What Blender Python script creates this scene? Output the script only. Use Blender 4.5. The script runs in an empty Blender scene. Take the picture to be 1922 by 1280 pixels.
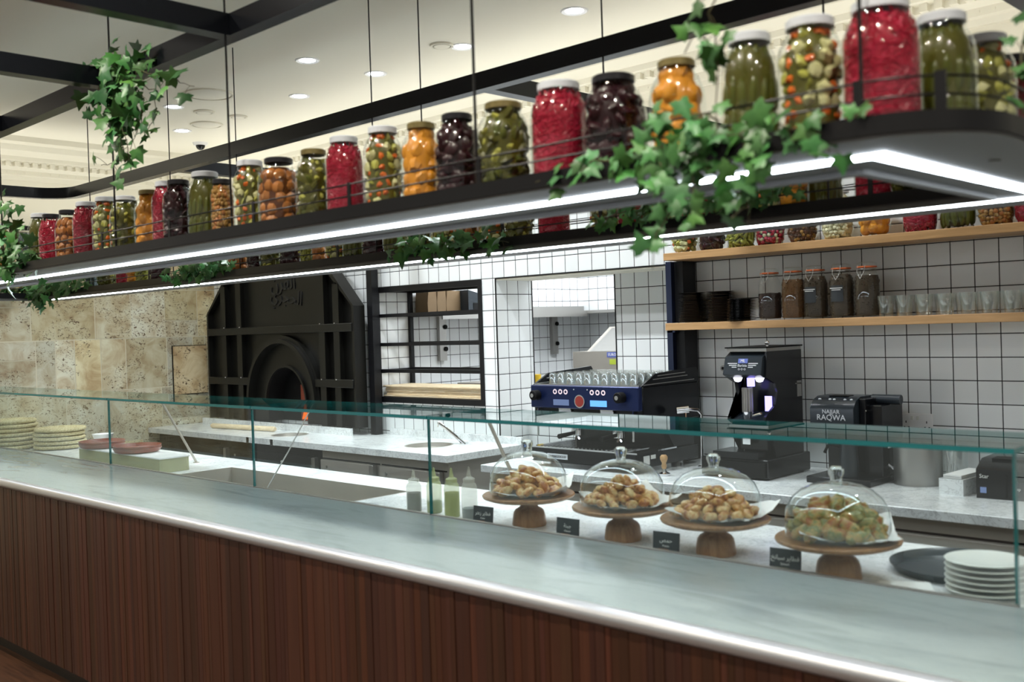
import bpy, math, random
import numpy as np
from mathutils import Vector, Matrix
random.seed(7)
PI = math.pi
T = 0.1035            # wall tile pitch
EYE = 1.595           # camera height
col = bpy.context.scene.collection

# ------------------------------------------------------------------ camera
F, YAW, PIT, ROL = 1915.98, 0.767744841, -0.0126759711, 0.0315952683
fwd = Vector((-math.sin(YAW)*math.cos(PIT), math.cos(YAW)*math.cos(PIT), math.sin(PIT)))
rt0 = Vector((math.cos(YAW), math.sin(YAW), 0)); dn0 = fwd.cross(rt0)
rt = math.cos(ROL)*rt0 + math.sin(ROL)*dn0
dn = -math.sin(ROL)*rt0 + math.cos(ROL)*dn0
cd = bpy.data.cameras.new('camera'); cam = bpy.data.objects.new('camera', cd); col.objects.link(cam)
up = -dn; bk = -fwd
cam.matrix_world = Matrix(((rt.x, up.x, bk.x, 0), (rt.y, up.y, bk.y, 0), (rt.z, up.z, bk.z, EYE), (0, 0, 0, 1)))
cd.sensor_width = 36; cd.lens = F/1922*36; cd.clip_start = 0.05
cd.dof.use_dof = True; cd.dof.focus_distance = 6.0; cd.dof.aperture_fstop = 3.0
bpy.context.scene.camera = cam

def ray(x, y): return rt*((x-961)/F) + dn*((y-640)/F) + fwd
def atY(x, y, v): r = ray(x, y); return r*(v/r.y) + Vector((0, 0, EYE))
def atX(x, y, v): r = ray(x, y); return r*(v/r.x) + Vector((0, 0, EYE))
def atZ(x, y, v): r = ray(x, y); return r*((v-EYE)/r.z) + Vector((0, 0, EYE))

# ------------------------------------------------------------------ materials
class NT:
    def __init__(s, name):
        s.m = bpy.data.materials.new(name); s.m.use_nodes = True; s.t = s.m.node_tree; s.n = s.t.nodes
        s.n.clear(); s.out = s.n.new('ShaderNodeOutputMaterial')
    def add(s, t, **k):
        n = s.n.new(t)
        for a, b in k.items(): setattr(n, a, b)
        return n
    def link(s, a, b): s.t.links.new(a, b)
    def setin(s, n, i, v):
        if hasattr(v, 'is_output'): s.link(v, n.inputs[i])
        elif v is not None: n.inputs[i].default_value = v
    def math(s, op, a, b=None, c=None):
        n = s.add('ShaderNodeMath', operation=op); s.setin(n, 0, a); s.setin(n, 1, b); s.setin(n, 2, c); return n.outputs[0]
    def mix(s, f, a, b):
        n = s.add('ShaderNodeMix', data_type='RGBA'); s.setin(n, 0, f); s.setin(n, 6, a); s.setin(n, 7, b); return n.outputs[2]
    def ramp(s, f, pts):
        n = s.add('ShaderNodeValToRGB'); e = n.color_ramp.elements
        while len(e) < len(pts): e.new(0.5)
        for q, (p, c) in zip(e, pts): q.position = p; q.color = c
        s.link(f, n.inputs[0]); return n.outputs[0]
    def noise(s, vec, scale, detail=3, rough=0.5, dist=0.0):
        n = s.add('ShaderNodeTexNoise'); s.setin(n, 'Vector', vec); s.setin(n, 'Scale', scale); s.setin(n, 'Detail', detail)
        s.setin(n, 'Roughness', rough); s.setin(n, 'Distortion', dist); return n.outputs[0]
    def pos(s): return s.add('ShaderNodeNewGeometry').outputs['Position']
    def obj(s): return s.add('ShaderNodeTexCoord').outputs['Object']
    def sep(s, v): n = s.add('ShaderNodeSeparateXYZ'); s.link(v, n.inputs[0]); return n.outputs
    def mapv(s, v, sc): n = s.add('ShaderNodeMapping'); s.link(v, n.inputs[0]); n.inputs['Scale'].default_value = sc; return n.outputs[0]
    def bump(s, h, st=0.3, d=0.01): n = s.add('ShaderNodeBump'); s.setin(n, 'Height', h); n.inputs['Strength'].default_value = st; n.inputs['Distance'].default_value = d; return n.outputs[0]
    def attr(s, name): return s.add('ShaderNodeAttribute', attribute_name=name)
    def bsdf(s, color=(.8, .8, .8, 1), rough=.5, metal=0., spec=None, coat=None, normal=None, trans=None, ior=None, emis=None, estr=None):
        b = s.add('ShaderNodeBsdfPrincipled'); s.setin(b, 'Base Color', color); s.setin(b, 'Roughness', rough); s.setin(b, 'Metallic', metal)
        if spec is not None: s.setin(b, 'Specular IOR Level', spec)
        if coat is not None: s.setin(b, 'Coat Weight', coat); s.setin(b, 'Coat Roughness', .05)
        if normal is not None: s.link(normal, b.inputs['Normal'])
        if trans is not None: s.setin(b, 'Transmission Weight', trans)
        if ior is not None: s.setin(b, 'IOR', ior)
        if emis is not None: s.setin(b, 'Emission Color', emis); s.setin(b, 'Emission Strength', estr)
        s.link(b.outputs[0], s.out.inputs[0]); return s.m

def C(r, g, b): return (r, g, b, 1)
def H(h, k=1.0):
    v = [int(h[i:i+2], 16)/255 for i in (0, 2, 4)]
    return tuple((x/12.92 if x < .04045 else ((x+.055)/1.055)**2.4)*k for x in v) + (1,)

def flat(name, color, rough=.5, metal=0., nz=0.0, scale=20, **k):
    s = NT(name)
    if nz:
        f = s.noise(s.obj(), scale); c2 = tuple(x*(1-nz) for x in color[:3])+(1,)
        color = s.mix(f, color, c2)
    return s.bsdf(color, rough, metal, **k)

def tile_mat(name, x0, base, grout=C(.012, .012, .013), g=.0046):
    s = NT(name); geo = s.add('ShaderNodeNewGeometry'); P = s.sep(geo.outputs['Position']); N = s.sep(geo.outputs['True Normal'])
    isx = s.math('GREATER_THAN', s.math('ABSOLUTE', N[0]), .5)
    isz = s.math('GREATER_THAN', s.math('ABSOLUTE', N[2]), .5)
    u = s.math('ADD', s.math('MULTIPLY', P[0], s.math('SUBTRACT', 1., isx)), s.math('MULTIPLY', s.math('SUBTRACT', P[1], 4.66 - x0), isx))
    v = s.math('ADD', s.math('MULTIPLY', P[2], s.math('SUBTRACT', 1., isz)), s.math('MULTIPLY', P[1], isz))
    def ln(c, o):
        q = s.math('DIVIDE', s.math('SUBTRACT', c, o), T); fr = s.math('FRACT', q)
        d = s.math('MINIMUM', fr, s.math('SUBTRACT', 1., fr)); return d, s.math('FLOOR', q)
    du, iu = ln(u, x0); dv, iv = ln(v, 1.5049)
    d = s.math('MINIMUM', du, dv); m = s.math('LESS_THAN', d, g/2/T)
    m = s.math('MULTIPLY', m, s.math('SUBTRACT', 1., isz))
    cb = s.add('ShaderNodeCombineXYZ'); s.link(iu, cb.inputs[0]); s.link(iv, cb.inputs[1])
    w = s.add('ShaderNodeTexWhiteNoise'); s.link(cb.outputs[0], w.inputs[0])
    dark = tuple(x*.93 for x in base[:3])+(1,)
    c = s.mix(w.outputs['Value'], base, dark); c = s.mix(m, c, grout)
    h = s.math('ADD', s.math('MINIMUM', s.math('MULTIPLY', d, 14.), 1.), s.math('MULTIPLY', s.noise(geo.outputs['Position'], 9, 2), .35))
    r = s.mix(m, (.16,)*3+(1,), (.8,)*3+(1,))
    return s.bsdf(c, r, 0, normal=s.bump(h, .35, .004))

M = {}
M['tile'] = tile_mat('glazed white wall tile', -3.1019, C(.80, .82, .82))
M['tileroom'] = tile_mat('glazed white tile of back room', -3.1019, C(.82, .84, .85), g=.0046)
def marble(name, a, b, sc, rough, stretch=(1, 1, 1), veins=.5):
    s = NT(name); v = s.mapv(s.pos(), stretch)
    n1 = s.noise(v, sc, 6, .6, 1.2); n2 = s.noise(v, sc*2.7, 5, .6, 2.5)
    c = s.ramp(n1, [(.32, b), (.5, a), (.7, a)])
    vn = s.ramp(n2, [(.47, C(1, 1, 1)), (.5, C(1-veins, 1-veins, 1-veins)), (.53, C(1, 1, 1))])
    mm = s.add('ShaderNodeMix', data_type='RGBA', blend_type='MULTIPLY'); mm.inputs[0].default_value = .7
    s.link(c, mm.inputs[6]); s.link(vn, mm.inputs[7])
    return s.bsdf(mm.outputs[2], rough, 0, spec=.5)
M['marble'] = marble('white veined marble', C(.78, .80, .80), C(.58, .60, .61), 5, .22)
M['ledge'] = marble('grey streaked marble', C(.30, .37, .375), C(.225, .28, .29), 3.2, .17, (.5, 2.6, 1), .12)
s = NT('brushed steel'); v = s.mapv(s.obj(), (2, 2, 60)); M['steel'] = s.bsdf(C(.42, .41, .39), s.math('ADD', s.math('MULTIPLY', s.noise(v, 8), .2), .28), .9)
M['steeldull'] = flat('dull stainless steel', C(.42, .39, .345), .42, .35, .15, 6)
M['chrome'] = flat('chrome', C(.75, .75, .77), .08, 1)
M['nosing'] = flat('polished rounded stone edge', C(.52, .53, .55), .3, .75, .04, 4)
M['black'] = flat('black powder coated metal', C(.006, .006, .007), .35, 0, spec=.3)
M['frame'] = flat('black steel frame', C(.016, .019, .026), .24, .6, .3, 14)
M['soffit'] = flat('dark grey shelf underside', C(.10, .10, .095), .45)
M['oven'] = flat('blackened oven steel', C(.0062, .006, .0048), .38, 0, .25, 9, spec=.32)
M['ovendeep'] = flat('dark letter relief', C(.004, .004, .004), .5)
M['navy'] = flat('dark navy steel', C(.010, .016, .042), .35, .3)
M['espblue'] = flat('metallic deep blue enamel', C(.012, .022, .085), .3, .5)
M['plasticblk'] = flat('black glossy plastic', C(.006, .0065, .008), .2, spec=.35)
M['plasticgrey'] = flat('charcoal grey plastic', C(.020, .026, .032), .25, spec=.4)
M['dark'] = flat('matte black', C(.0025, .0025, .0025), .7, spec=.2)
M['plate'] = flat('cream white glazed plate', C(.72, .73, .68), .25)
M['saucer'] = flat('black glazed stoneware', C(.007, .007, .007), .16)
M['ceil'] = flat('painted plaster ceiling', C(.84, .81, .70), .9, 0, .04, 1)
M['plaster'] = flat('cream plaster wall', C(.76, .73, .62), .9)
M['white'] = flat('white plastic', C(.8, .8, .8), .4)
M['lidwhite'] = flat('pale blue white tin lid', C(.66, .70, .76), .35, 0)
M['lidblack'] = flat('black tin lid', C(.02, .02, .025), .3, .2)
M['lidgold'] = flat('olive gold patterned tin lid', C(.30, .24, .09), .4, .3, .6, 60)
M['sign'] = flat('slate black card', C(.018, .022, .026), .5)
M['chalk'] = flat('white print', C(.75, .75, .72), .6)
M['tag'] = flat('orange price patch', C(.55, .17, .03), .6)
M['silverprint'] = flat('silver print', C(.6, .62, .65), .4)
M['kraft'] = flat('brown kraft paper', C(.20, .13, .065), .8, 0, .3, 12)
M['paper'] = flat('white greaseproof paper', C(.78, .78, .76), .8, 0, .08, 30)
M['terra'] = flat('glazed terracotta', C(.27, .048, .022), .4, 0, .3, 12)
M['crate'] = flat('pale green washed wood', C(.42, .42, .25), .6, 0, .25, 9)
M['stem'] = flat('brown green ivy stem', C(.07, .06, .02), .6)
M['rubber'] = flat('orange rubber seal', C(.55, .12, .03), .5)
M['red'] = flat('red enamel', C(.30, .03, .02), .4)
M['yellow'] = flat('yellow plastic', C(.7, .45, .02), .4)
M['lime'] = flat('lime sticker', C(.45, .55, .05), .5)
M['bluesticker'] = flat('blue sticker', C(.10, .14, .45), .5)
M['saucedark'] = flat('dark brown sauce', C(.018, .014, .016), .35)
M['saucegreen'] = flat('olive green sauce', C(.20, .20, .02), .4)
M['saucegrey'] = flat('blue grey sauce', C(.06, .10, .12), .4)
M['kneeboard'] = flat('black kick board', C(.006, .006, .006), .35)
def wood(name, a, b, stretch, rough, sc=6):
    s = NT(name); v = s.mapv(s.obj(), stretch); n = s.noise(v, sc, 6, .65, 1.0)
    return s.bsdf(s.ramp(n, [(.3, a), (.7, b)]), rough, 0)
M['oak'] = wood('honey oak', C(.34, .19, .075), C(.52, .31, .14), (1, 12, 18), .45, 3)
M['walnut'] = wood('turned acacia wood', C(.20, .085, .028), C(.40, .205, .080), (14, 14, 2), .38, 3)
M['pine'] = wood('pale pine', C(.62, .47, .27), C(.85, .73, .52), (2, 14, 14), .55, 4)
s = NT('mahogany slats'); a = s.attr('tint'); v = s.mapv(s.pos(), (60, 60, 1.2))
c = s.mix(s.noise(v, 3, 4), C(.025, .008, .004), C(.068, .025, .012)); mm = s.add('ShaderNodeMix', data_type='RGBA', blend_type='MULTIPLY'); mm.inputs[0].default_value = 1
s.link(c, mm.inputs[6]); s.link(a.outputs['Color'], mm.inputs[7]); M['slat'] = s.bsdf(mm.outputs[2], .42, 0, spec=.35)
s = NT('dark floor boards'); P = s.pos(); v = s.mapv(P, (1.2, 14, 1)); M['floor'] = s.bsdf(s.ramp(s.noise(v, 3, 5), [(.3, C(.022, .010, .006)), (.7, C(.075, .032, .016))]), .3)
s = NT('grey kitchen floor'); M['kfloor'] = s.bsdf(s.ramp(s.noise(s.pos(), 7), [(.3, C(.05, .045, .04)), (.7, C(.09, .08, .07))]), .4)
# travertine
s = NT('travertine block'); P = s.pos(); a = s.attr('tint'); n = s.noise(P, 6, 6, .6, .6)
c = s.ramp(n, [(.3, C(.37, .26, .145)), (.47, C(.53, .46, .30)), (.62, C(.65, .62, .46))])
mm = s.add('ShaderNodeMix', data_type='RGBA', blend_type='MULTIPLY'); mm.inputs[0].default_value = 1
s.link(c, mm.inputs[6]); s.link(a.outputs['Color'], mm.inputs[7])
hole = s.noise(s.mapv(P, (1, 1, 1.7)), 26, 4, .6, 2.2); gate = s.noise(P, 3.5, 2)
hm = s.math('MULTIPLY', s.math('GREATER_THAN', hole, .585), s.math('GREATER_THAN', gate, .45))
c2 = s.mix(hm, mm.outputs[2], C(.13, .085, .045)); M['stone'] = s.bsdf(c2, .65, 0, normal=s.bump(s.math('SUBTRACT', n, hm), .5, .006))
M['mortar'] = flat('pale mortar', C(.62, .58, .44), .9)
# thin glass
def thin_glass(name, tint, rough=.0, k=1.0, boost=0.0):
    s = NT(name); t = s.add('ShaderNodeBsdfTransparent'); t.inputs[0].default_value = tint
    g = s.add('ShaderNodeBsdfGlossy'); g.inputs['Roughness'].default_value = rough; g.inputs[0].default_value = C(.95, 1, 1)
    ge = s.add('ShaderNodeNewGeometry'); dp = s.add('ShaderNodeVectorMath', operation='DOT_PRODUCT'); s.link(ge.outputs['Incoming'], dp.inputs[0]); s.link(ge.outputs['Normal'], dp.inputs[1])
    ca = s.math('MINIMUM', s.math('ABSOLUTE', dp.outputs['Value']), 1.)
    fr = s.math('ADD', s.math('MULTIPLY', s.math('POWER', s.math('SUBTRACT', 1., ca), 5.), .96), .04)
    f = s.math('MINIMUM', s.math('ADD', s.math('MULTIPLY', fr, k), boost), 1.)
    mx = s.add('ShaderNodeMixShader'); s.link(f, mx.inputs[0]); s.link(t.outputs[0], mx.inputs[1]); s.link(g.outputs[0], mx.inputs[2]); s.link(mx.outputs[0], s.out.inputs[0]); return s.m
M['pane'] = thin_glass('clear greenish pane glass', C(.955, .985, .98), 0, 1.0)
M['glass'] = thin_glass('clear blown glass', C(.965, .98, .98), .02, 1.6, .01)
M['jarglass'] = thin_glass('jar glass', C(.97, .98, .97), .035, 1.0, .0)
M['tumbler'] = thin_glass('tumbler glass', C(.975, .985, .985), .04, 2.2, .04)
M['knobglass'] = NT('solid glass').bsdf(C(.95, 1, 1), .02, 0, trans=1., ior=1.45)
M['glassedge'] = flat('teal cut glass edge', C(.0, .16, .16), .12, 0, 0, coat=.5)
def cloudy(name, c, f):
    s = NT(name); t = s.add('ShaderNodeBsdfTransparent'); t.inputs[0].default_value = (.97, .97, .95, 1); s.bsdf(c, .3); b = [n for n in s.n if n.type == 'BSDF_PRINCIPLED'][0]
    mx = s.add('ShaderNodeMixShader'); mx.inputs[0].default_value = f; s.link(t.outputs[0], mx.inputs[1]); s.link(b.outputs[0], mx.inputs[2]); s.link(mx.outputs[0], s.out.inputs[0]); return s.m
M['squeeze'] = cloudy('cloudy squeeze plastic', C(.75, .74, .66), .30)
M['squeezegreen'] = cloudy('cloudy green plastic', C(.60, .66, .30), .38)
def emit(name, c, st):
    s = NT(name); e = s.add('ShaderNodeEmission'); e.inputs[0].default_value = c; e.inputs[1].default_value = st; s.link(e.outputs[0], s.out.inputs[0]); return s.m
M['led'] = emit('led strip light', C(.82, .91, 1), 19)
M['lamp'] = emit('downlight glow', C(.92, .95, 1), 30)
M['screen'] = emit('lit blue display', C(.12, .35, .8), 1.6)
M['screendim'] = emit('dim display', C(.20, .28, .5), .7)
M['btn'] = emit('lit ring button', C(.9, .75, .8), 1.0)
M['uv'] = emit('violet blue work light', C(.35, .32, 1), 2.5)
M['uvwhite'] = emit('white work light', C(.85, .85, 1), 3)
M['ember'] = emit('glowing oven embers', C(1, .18, .02), 1.0)
# food colours
def blob(name, a, b, sc=18, rough=.35, coat=.3):
    s = NT(name); return s.bsdf(s.mix(s.noise(s.obj(), sc, 4), a, b), rough, 0, coat=coat*.3, spec=.25)
M['pink'] = blob('pink turnip', C(.40, .012, .042), C(.20, .003, .014), 60)
M['pinkl'] = blob('light pink turnip', C(.52, .04, .09), C(.34, .012, .04), 60)
M['beet'] = blob('dark beetroot', C(.030, .0025, .007), C(.014, .001, .004), 40); M['beetcore'] = blob('dark beet brine', C(.016, .001, .005), C(.010, .001, .003), 12)
M['brine'] = blob('yellow green brine', C(.11, .10, .018), C(.06, .06, .01), 12)
M['cuke'] = blob('cucumber', C(.105, .110, .014), C(.040, .054, .007), 30)
M['cukel'] = blob('light gherkin', C(.33, .33, .06), C(.18, .20, .025), 45)
M['olive'] = blob('olive green', C(.100, .095, .012), C(.048, .047, .006), 30)
M['carrot'] = blob('carrot', C(.68, .16, .02), C(.50, .09, .01), 30)
M['cauli'] = blob('cauliflower', C(.60, .58, .34), C(.44, .44, .18), 70)
M['pepper'] = blob('green pepper', C(.30, .31, .045), C(.42, .40, .10), 40)
M['orange'] = blob('orange fruit', C(.68, .30, .03), C(.52, .19, .015), 25)
M['amber'] = blob('amber aubergine', C(.50, .20, .05), C(.20, .06, .015), 14)
M['amberd'] = blob('dark amber brine', C(.12, .035, .008), C(.06, .018, .004), 14)
M['onion'] = blob('white onion', C(.72, .70, .50), C(.58, .56, .34), 30)
M['brown'] = blob('brown olive', C(.10, .035, .014), C(.05, .016, .007), 25)
M['nut'] = blob('yellow brown bean', C(.42, .24, .07), C(.26, .13, .03), 25)
M['clearb'] = blob('pale blue brine', C(.12, .16, .17), C(.05, .07, .08), 10)
M['tea'] = blob('dried herb', C(.06, .040, .022), C(.02, .014, .009), 120, .8, 0)
M['coffee'] = blob('dark beans', C(.035, .018, .013), C(.012, .007, .005), 120, .6, 0)
M['spice'] = blob('mixed spice', C(.16, .07, .025), C(.045, .03, .012), 120, .8, 0)
def dough(name, cols):
    s = NT(name); oi = s.add('ShaderNodeObjectInfo').outputs['Random']; P = s.obj(); mp = s.add('ShaderNodeMapping'); s.link(P, mp.inputs[0]); cb = s.add('ShaderNodeCombineXYZ')
    s.link(s.math('MULTIPLY', oi, 9.), cb.inputs[0]); s.link(cb.outputs[0], mp.inputs[1])
    n = s.noise(mp.outputs[0], 34, 4, .6); f = s.math('ADD', n, s.math('MULTIPLY', s.math('SUBTRACT', oi, .5), .12))
    return s.bsdf(s.ramp(f, cols), .42, 0, coat=.2, normal=s.bump(s.noise(mp.outputs[0], 90, 3), .35, .003))
M['dough'] = dough('baked dough', [(.36, C(.30, .085, .012)), (.46, C(.56, .26, .065)), (.62, C(.74, .53, .24))])
M['dough2'] = dough('spinach dough', [(.36, C(.34, .09, .010)), (.46, C(.46, .30, .08)), (.56, C(.17, .19, .05)), (.68, C(.42, .38, .15))])
s = NT('woven straw'); n = s.noise(s.mapv(s.obj(), (30, 30, 60)), 3, 3); M['straw'] = s.bsdf(s.ramp(n, [(.3, C(.38, .30, .14)), (.65, C(.66, .60, .38))]), .8, 0, normal=s.bump(n, .6, .006))
s = NT('ivy leaf'); a = s.attr('tint'); n = s.noise(s.obj(), 40, 3)
c = s.mix(n, C(.026, .105, .035), C(.075, .22, .055)); mm = s.add('ShaderNodeMix', data_type='RGBA', blend_type='MULTIPLY'); mm.inputs[0].default_value = 1
s.link(c, mm.inputs[6]); s.link(a.outputs['Color'], mm.inputs[7]); M['leaf'] = s.bsdf(mm.outputs[2], .4, 0, spec=.4)

# ------------------------------------------------------------------ mesh builder
class MB:
    def __init__(s): s.v = []; s.f = []; s.mi = []; s.sm = []; s.tint = []; s.mats = []; s.cur = 0; s.tc = (1, 1, 1); s.xf = None; s.smooth = False
    def mat(s, m):
        m = M[m] if isinstance(m, str) else m
        if m not in s.mats: s.mats.append(m)
        s.cur = s.mats.index(m); return s
    def add(s, vs, fs, smooth=False):
        o = len(s.v)
        for p in vs:
            p = Vector(p)
            s.v.append(tuple(s.xf @ p if s.xf else p))
        for f in fs: s.f.append(tuple(i+o for i in f)); s.mi.append(s.cur); s.sm.append(smooth); s.tint.append(s.tc)
    def box(s, x0, x1, y0, y1, z0, z1, bv=0.0):
        if bv:
            b = bv; vs = []; fs = []
            # chamfered box: 24 verts
            X = (x0, x1); Y = (y0, y1); Z = (z0, z1); idx = {}
            for i in (0, 1):
                for j in (0, 1):
                    for k in (0, 1):
                        sx = 1 if i == 0 else -1; sy = 1 if j == 0 else -1; sz = 1 if k == 0 else -1
                        for ax, off in enumerate(((0, sy*b, sz*b), (sx*b, 0, sz*b), (sx*b, sy*b, 0))):
                            idx[(i, j, k, ax)] = len(vs); vs.append((X[i]+off[0], Y[j]+off[1], Z[k]+off[2]))
            for i in (0, 1): fs.append([idx[(i, a, c, 0)] for a, c in ((0, 0), (1, 0), (1, 1), (0, 1))][::(-1 if i == 0 else 1)])
            for j in (0, 1): fs.append([idx[(a, j, c, 1)] for a, c in ((0, 0), (0, 1), (1, 1), (1, 0))][::(-1 if j == 0 else 1)])
            for k in (0, 1): fs.append([idx[(a, c, k, 2)] for a, c in ((0, 0), (1, 0), (1, 1), (0, 1))][::(-1 if k == 0 else 1)])
            for a in (0, 1):
                for c in (0, 1):
                    fs.append([idx[(a, c, 0, 0)], idx[(a, c, 1, 0)], idx[(a, c, 1, 1)], idx[(a, c, 0, 1)]])
                    fs.append([idx[(a, 0, c, 0)], idx[(a, 1, c, 0)], idx[(a, 1, c, 2)], idx[(a, 0, c, 2)]])
                    fs.append([idx[(0, a, c, 1)], idx[(1, a, c, 1)], idx[(1, a, c, 2)], idx[(0, a, c, 2)]])
            for i in (0, 1):
                for j in (0, 1):
                    for k in (0, 1): fs.append([idx[(i, j, k, 0)], idx[(i, j, k, 1)], idx[(i, j, k, 2)]])
            s.add(vs, fs); return s
        vs = [(x, y, z) for z in (z0, z1) for y in (y0, y1) for x in (x0, x1)]
        s.add(vs, [(0, 2, 3, 1), (4, 5, 7, 6), (0, 1, 5, 4), (2, 6, 7, 3), (0, 4, 6, 2), (1, 3, 7, 5)]); return s
    def cb(s, cx, cy, cz, sx, sy, sz, bv=0.0): return s.box(cx-sx/2, cx+sx/2, cy-sy/2, cy+sy/2, cz-sz/2, cz+sz/2, bv)
    def lathe(s, prof, c=(0, 0, 0), n=24, smooth=True, cap=True, ax='z'):
        vs = []; fs = []
        for r, z in prof:
            for i in range(n):
                a = 2*PI*i/n; p = (r*math.cos(a), r*math.sin(a), z)
                if ax == 'x': p = (p[2], p[0], p[1])
                if ax == 'y': p = (p[0], p[2], -p[1])
                vs.append((c[0]+p[0], c[1]+p[1], c[2]+p[2]))
        for k in range(len(prof)-1):
            for i in range(n): j = (i+1) % n; fs.append((k*n+i, k*n+j, (k+1)*n+j, (k+1)*n+i))
        if cap:
            if prof[0][0] > 1e-5: fs.append(tuple(range(n))[::-1])
            if prof[-1][0] > 1e-5: fs.append(tuple((len(prof)-1)*n+i for i in range(n)))
        s.add(vs, fs, smooth); return s
    def cyl(s, c, r, h, n=24, ax='z', b=0): return s.lathe([(r, 0), (r, h)] if not b else [(r-b, 0), (r, b), (r, h-b), (r-b, h)], c, n, True, True, ax)
    def tube(s, pts, r, n=6, closed=False):
        pts = [Vector(p) for p in pts]; vs = []; fs = []; k = len(pts); U = Vector((0, 0, 1))
        for i, p in enumerate(pts):
            if closed: d = pts[(i+1) % k]-pts[i-1]
            else: d = pts[min(i+1, k-1)]-pts[max(i-1, 0)]
            d.normalize(); a = d.cross(U)
            if a.length < 1e-3: a = d.cross(Vector((1, 0, 0)))
            a.normalize(); b = a.cross(d); rr = r[i] if isinstance(r, (list, tuple)) else r
            for j in range(n): t = 2*PI*j/n; vs.append(p+a*rr*math.cos(t)+b*rr*math.sin(t))
        for i in range(k if closed else k-1):
            for j in range(n): q = (j+1) % n; i2 = (i+1) % k; fs.append((i*n+j, i*n+q, i2*n+q, i2*n+j))
        if not closed: fs.append(tuple(range(n))[::-1]); fs.append(tuple((k-1)*n+j for j in range(n)))
        s.add(vs, fs, n > 4); return s
    def prism(s, poly, a, b, ax='z'):
        n = len(poly); P = {'z': lambda p, t: (p[0], p[1], t), 'y': lambda p, t: (p[0], t, p[1]), 'x': lambda p, t: (t, p[0], p[1])}[ax]
        vs = [P(p, a) for p in poly]+[P(p, b) for p in poly]
        fs = [tuple(range(n))[::-1], tuple(range(n, 2*n))]+[(i, (i+1) % n, n+(i+1) % n, n+i) for i in range(n)]
        s.add(vs, fs); return s
    def ring(s, outer, inner, a, b, ax='z'):   # same-length loops
        n = len(outer); P = {'z': lambda p, t: (p[0], p[1], t), 'y': lambda p, t: (p[0], t, p[1]), 'x': lambda p, t: (t, p[0], p[1])}[ax]
        vs = [P(p, t) for t in (a, b) for p in outer+inner]; fs = []
        for i in range(n):
            j = (i+1) % n
            fs += [(i, n+i, n+j, j), (2*n+i, 2*n+j, 3*n+j, 3*n+i), (i, j, 2*n+j, 2*n+i), (n+i, 3*n+i, 3*n+j, n+j)]
        s.add(vs, fs); return s
    def ball(s, c, r, q=None, nu=8, nv=6, jit=0):
        vs = []; fs = []; R = q or Matrix.Identity(3); r = (r, r, r) if not isinstance(r, tuple) else r
        vs.append(Vector(c)+R @ Vector((0, 0, -r[2])))
        for i in range(1, nv):
            t = -PI/2+PI*i/nv
            for j in range(nu):
                a = 2*PI*j/nu; k = 1+random.uniform(-jit, jit); vs.append(Vector(c)+R @ Vector((r[0]*k*math.cos(t)*math.cos(a), r[1]*k*math.cos(t)*math.sin(a), r[2]*k*math.sin(t))))
        vs.append(Vector(c)+R @ Vector((0, 0, r[2]))); e = len(vs)-1
        for j in range(nu):
            q2 = (j+1) % nu; fs.append((0, 1+q2, 1+j)); fs.append((e, 1+(nv-2)*nu+j, 1+(nv-2)*nu+q2))
            for i in range(nv-2): fs.append((1+i*nu+j, 1+i*nu+q2, 1+(i+1)*nu+q2, 1+(i+1)*nu+j))
        s.add(vs, fs, True); return s
    def mesh(s, name):
        me = bpy.data.meshes.new(name); me.from_pydata(s.v, [], s.f)
        for m in s.mats: me.materials.append(m)
        me.polygons.foreach_set('material_index', s.mi); me.polygons.foreach_set('use_smooth', s.sm)
        if any(t != (1, 1, 1) for t in s.tint):
            at = me.attributes.new('tint', 'FLOAT_COLOR', 'FACE'); at.data.foreach_set('color', [x for t in s.tint for x in (*t, 1)])
        me.update(); me.set_sharp_from_angle(angle=math.radians(40)); return me
    def build(s, name, parent=None, loc=None):
        o = bpy.data.objects.new(name, s.mesh(name)); col.objects.link(o)
        if parent: o.parent = parent
        if loc: o.location = loc
        return o
def tag(o, label=None, cat=None, group=None, kind=None):
    if label: o['label'] = label
    if cat: o['category'] = cat
    if group: o['group'] = group
    if kind: o['kind'] = kind
    return o
def empty(name, loc=(0, 0, 0), rz=0, *a, **k):
    o = bpy.data.objects.new(name, None); col.objects.link(o); o.location = loc; o.rotation_euler = (0, 0, rz); o.empty_display_size = .05
    return tag(o, *a, **k)
def copy_tree(o, parent=None):
    c = o.copy(); col.objects.link(c); c.parent = parent
    for ch in list(o.children): copy_tree(ch, c)
    return c
def inst(src, name, loc, rz=0, sc=None, parent=None, rot=None):
    o = bpy.data.objects.new(name, src if isinstance(src, bpy.types.Mesh) else src.data); col.objects.link(o); o.location = loc
    o.rotation_euler = rot or (0, 0, rz)
    if sc: o.scale = sc if isinstance(sc, tuple) else (sc,)*3
    if parent: o.parent = parent
    return o
def text_mesh(body, size, mat, depth=.0008):
    c = bpy.data.curves.new('text', 'FONT'); c.body = body; c.size = size; c.align_x = 'CENTER'; c.align_y = 'CENTER'; c.extrude = depth; c.resolution_u = 2
    o = bpy.data.objects.new('text', c); col.objects.link(o); bpy.context.view_layer.update()
    me = bpy.data.meshes.new_from_object(o.evaluated_get(bpy.context.evaluated_depsgraph_get()))
    bpy.data.objects.remove(o); bpy.data.curves.remove(c); me.materials.clear(); me.materials.append(M[mat]); return me
def text(name, body, size, mat, loc, rot, parent, depth=.0008):
    o = bpy.data.objects.new(name, text_mesh(body, size, mat, depth)); col.objects.link(o); o.location = loc; o.rotation_euler = rot; o.parent = parent; return o
FRONT = (PI/2, 0, 0)   # facing -Y
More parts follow.
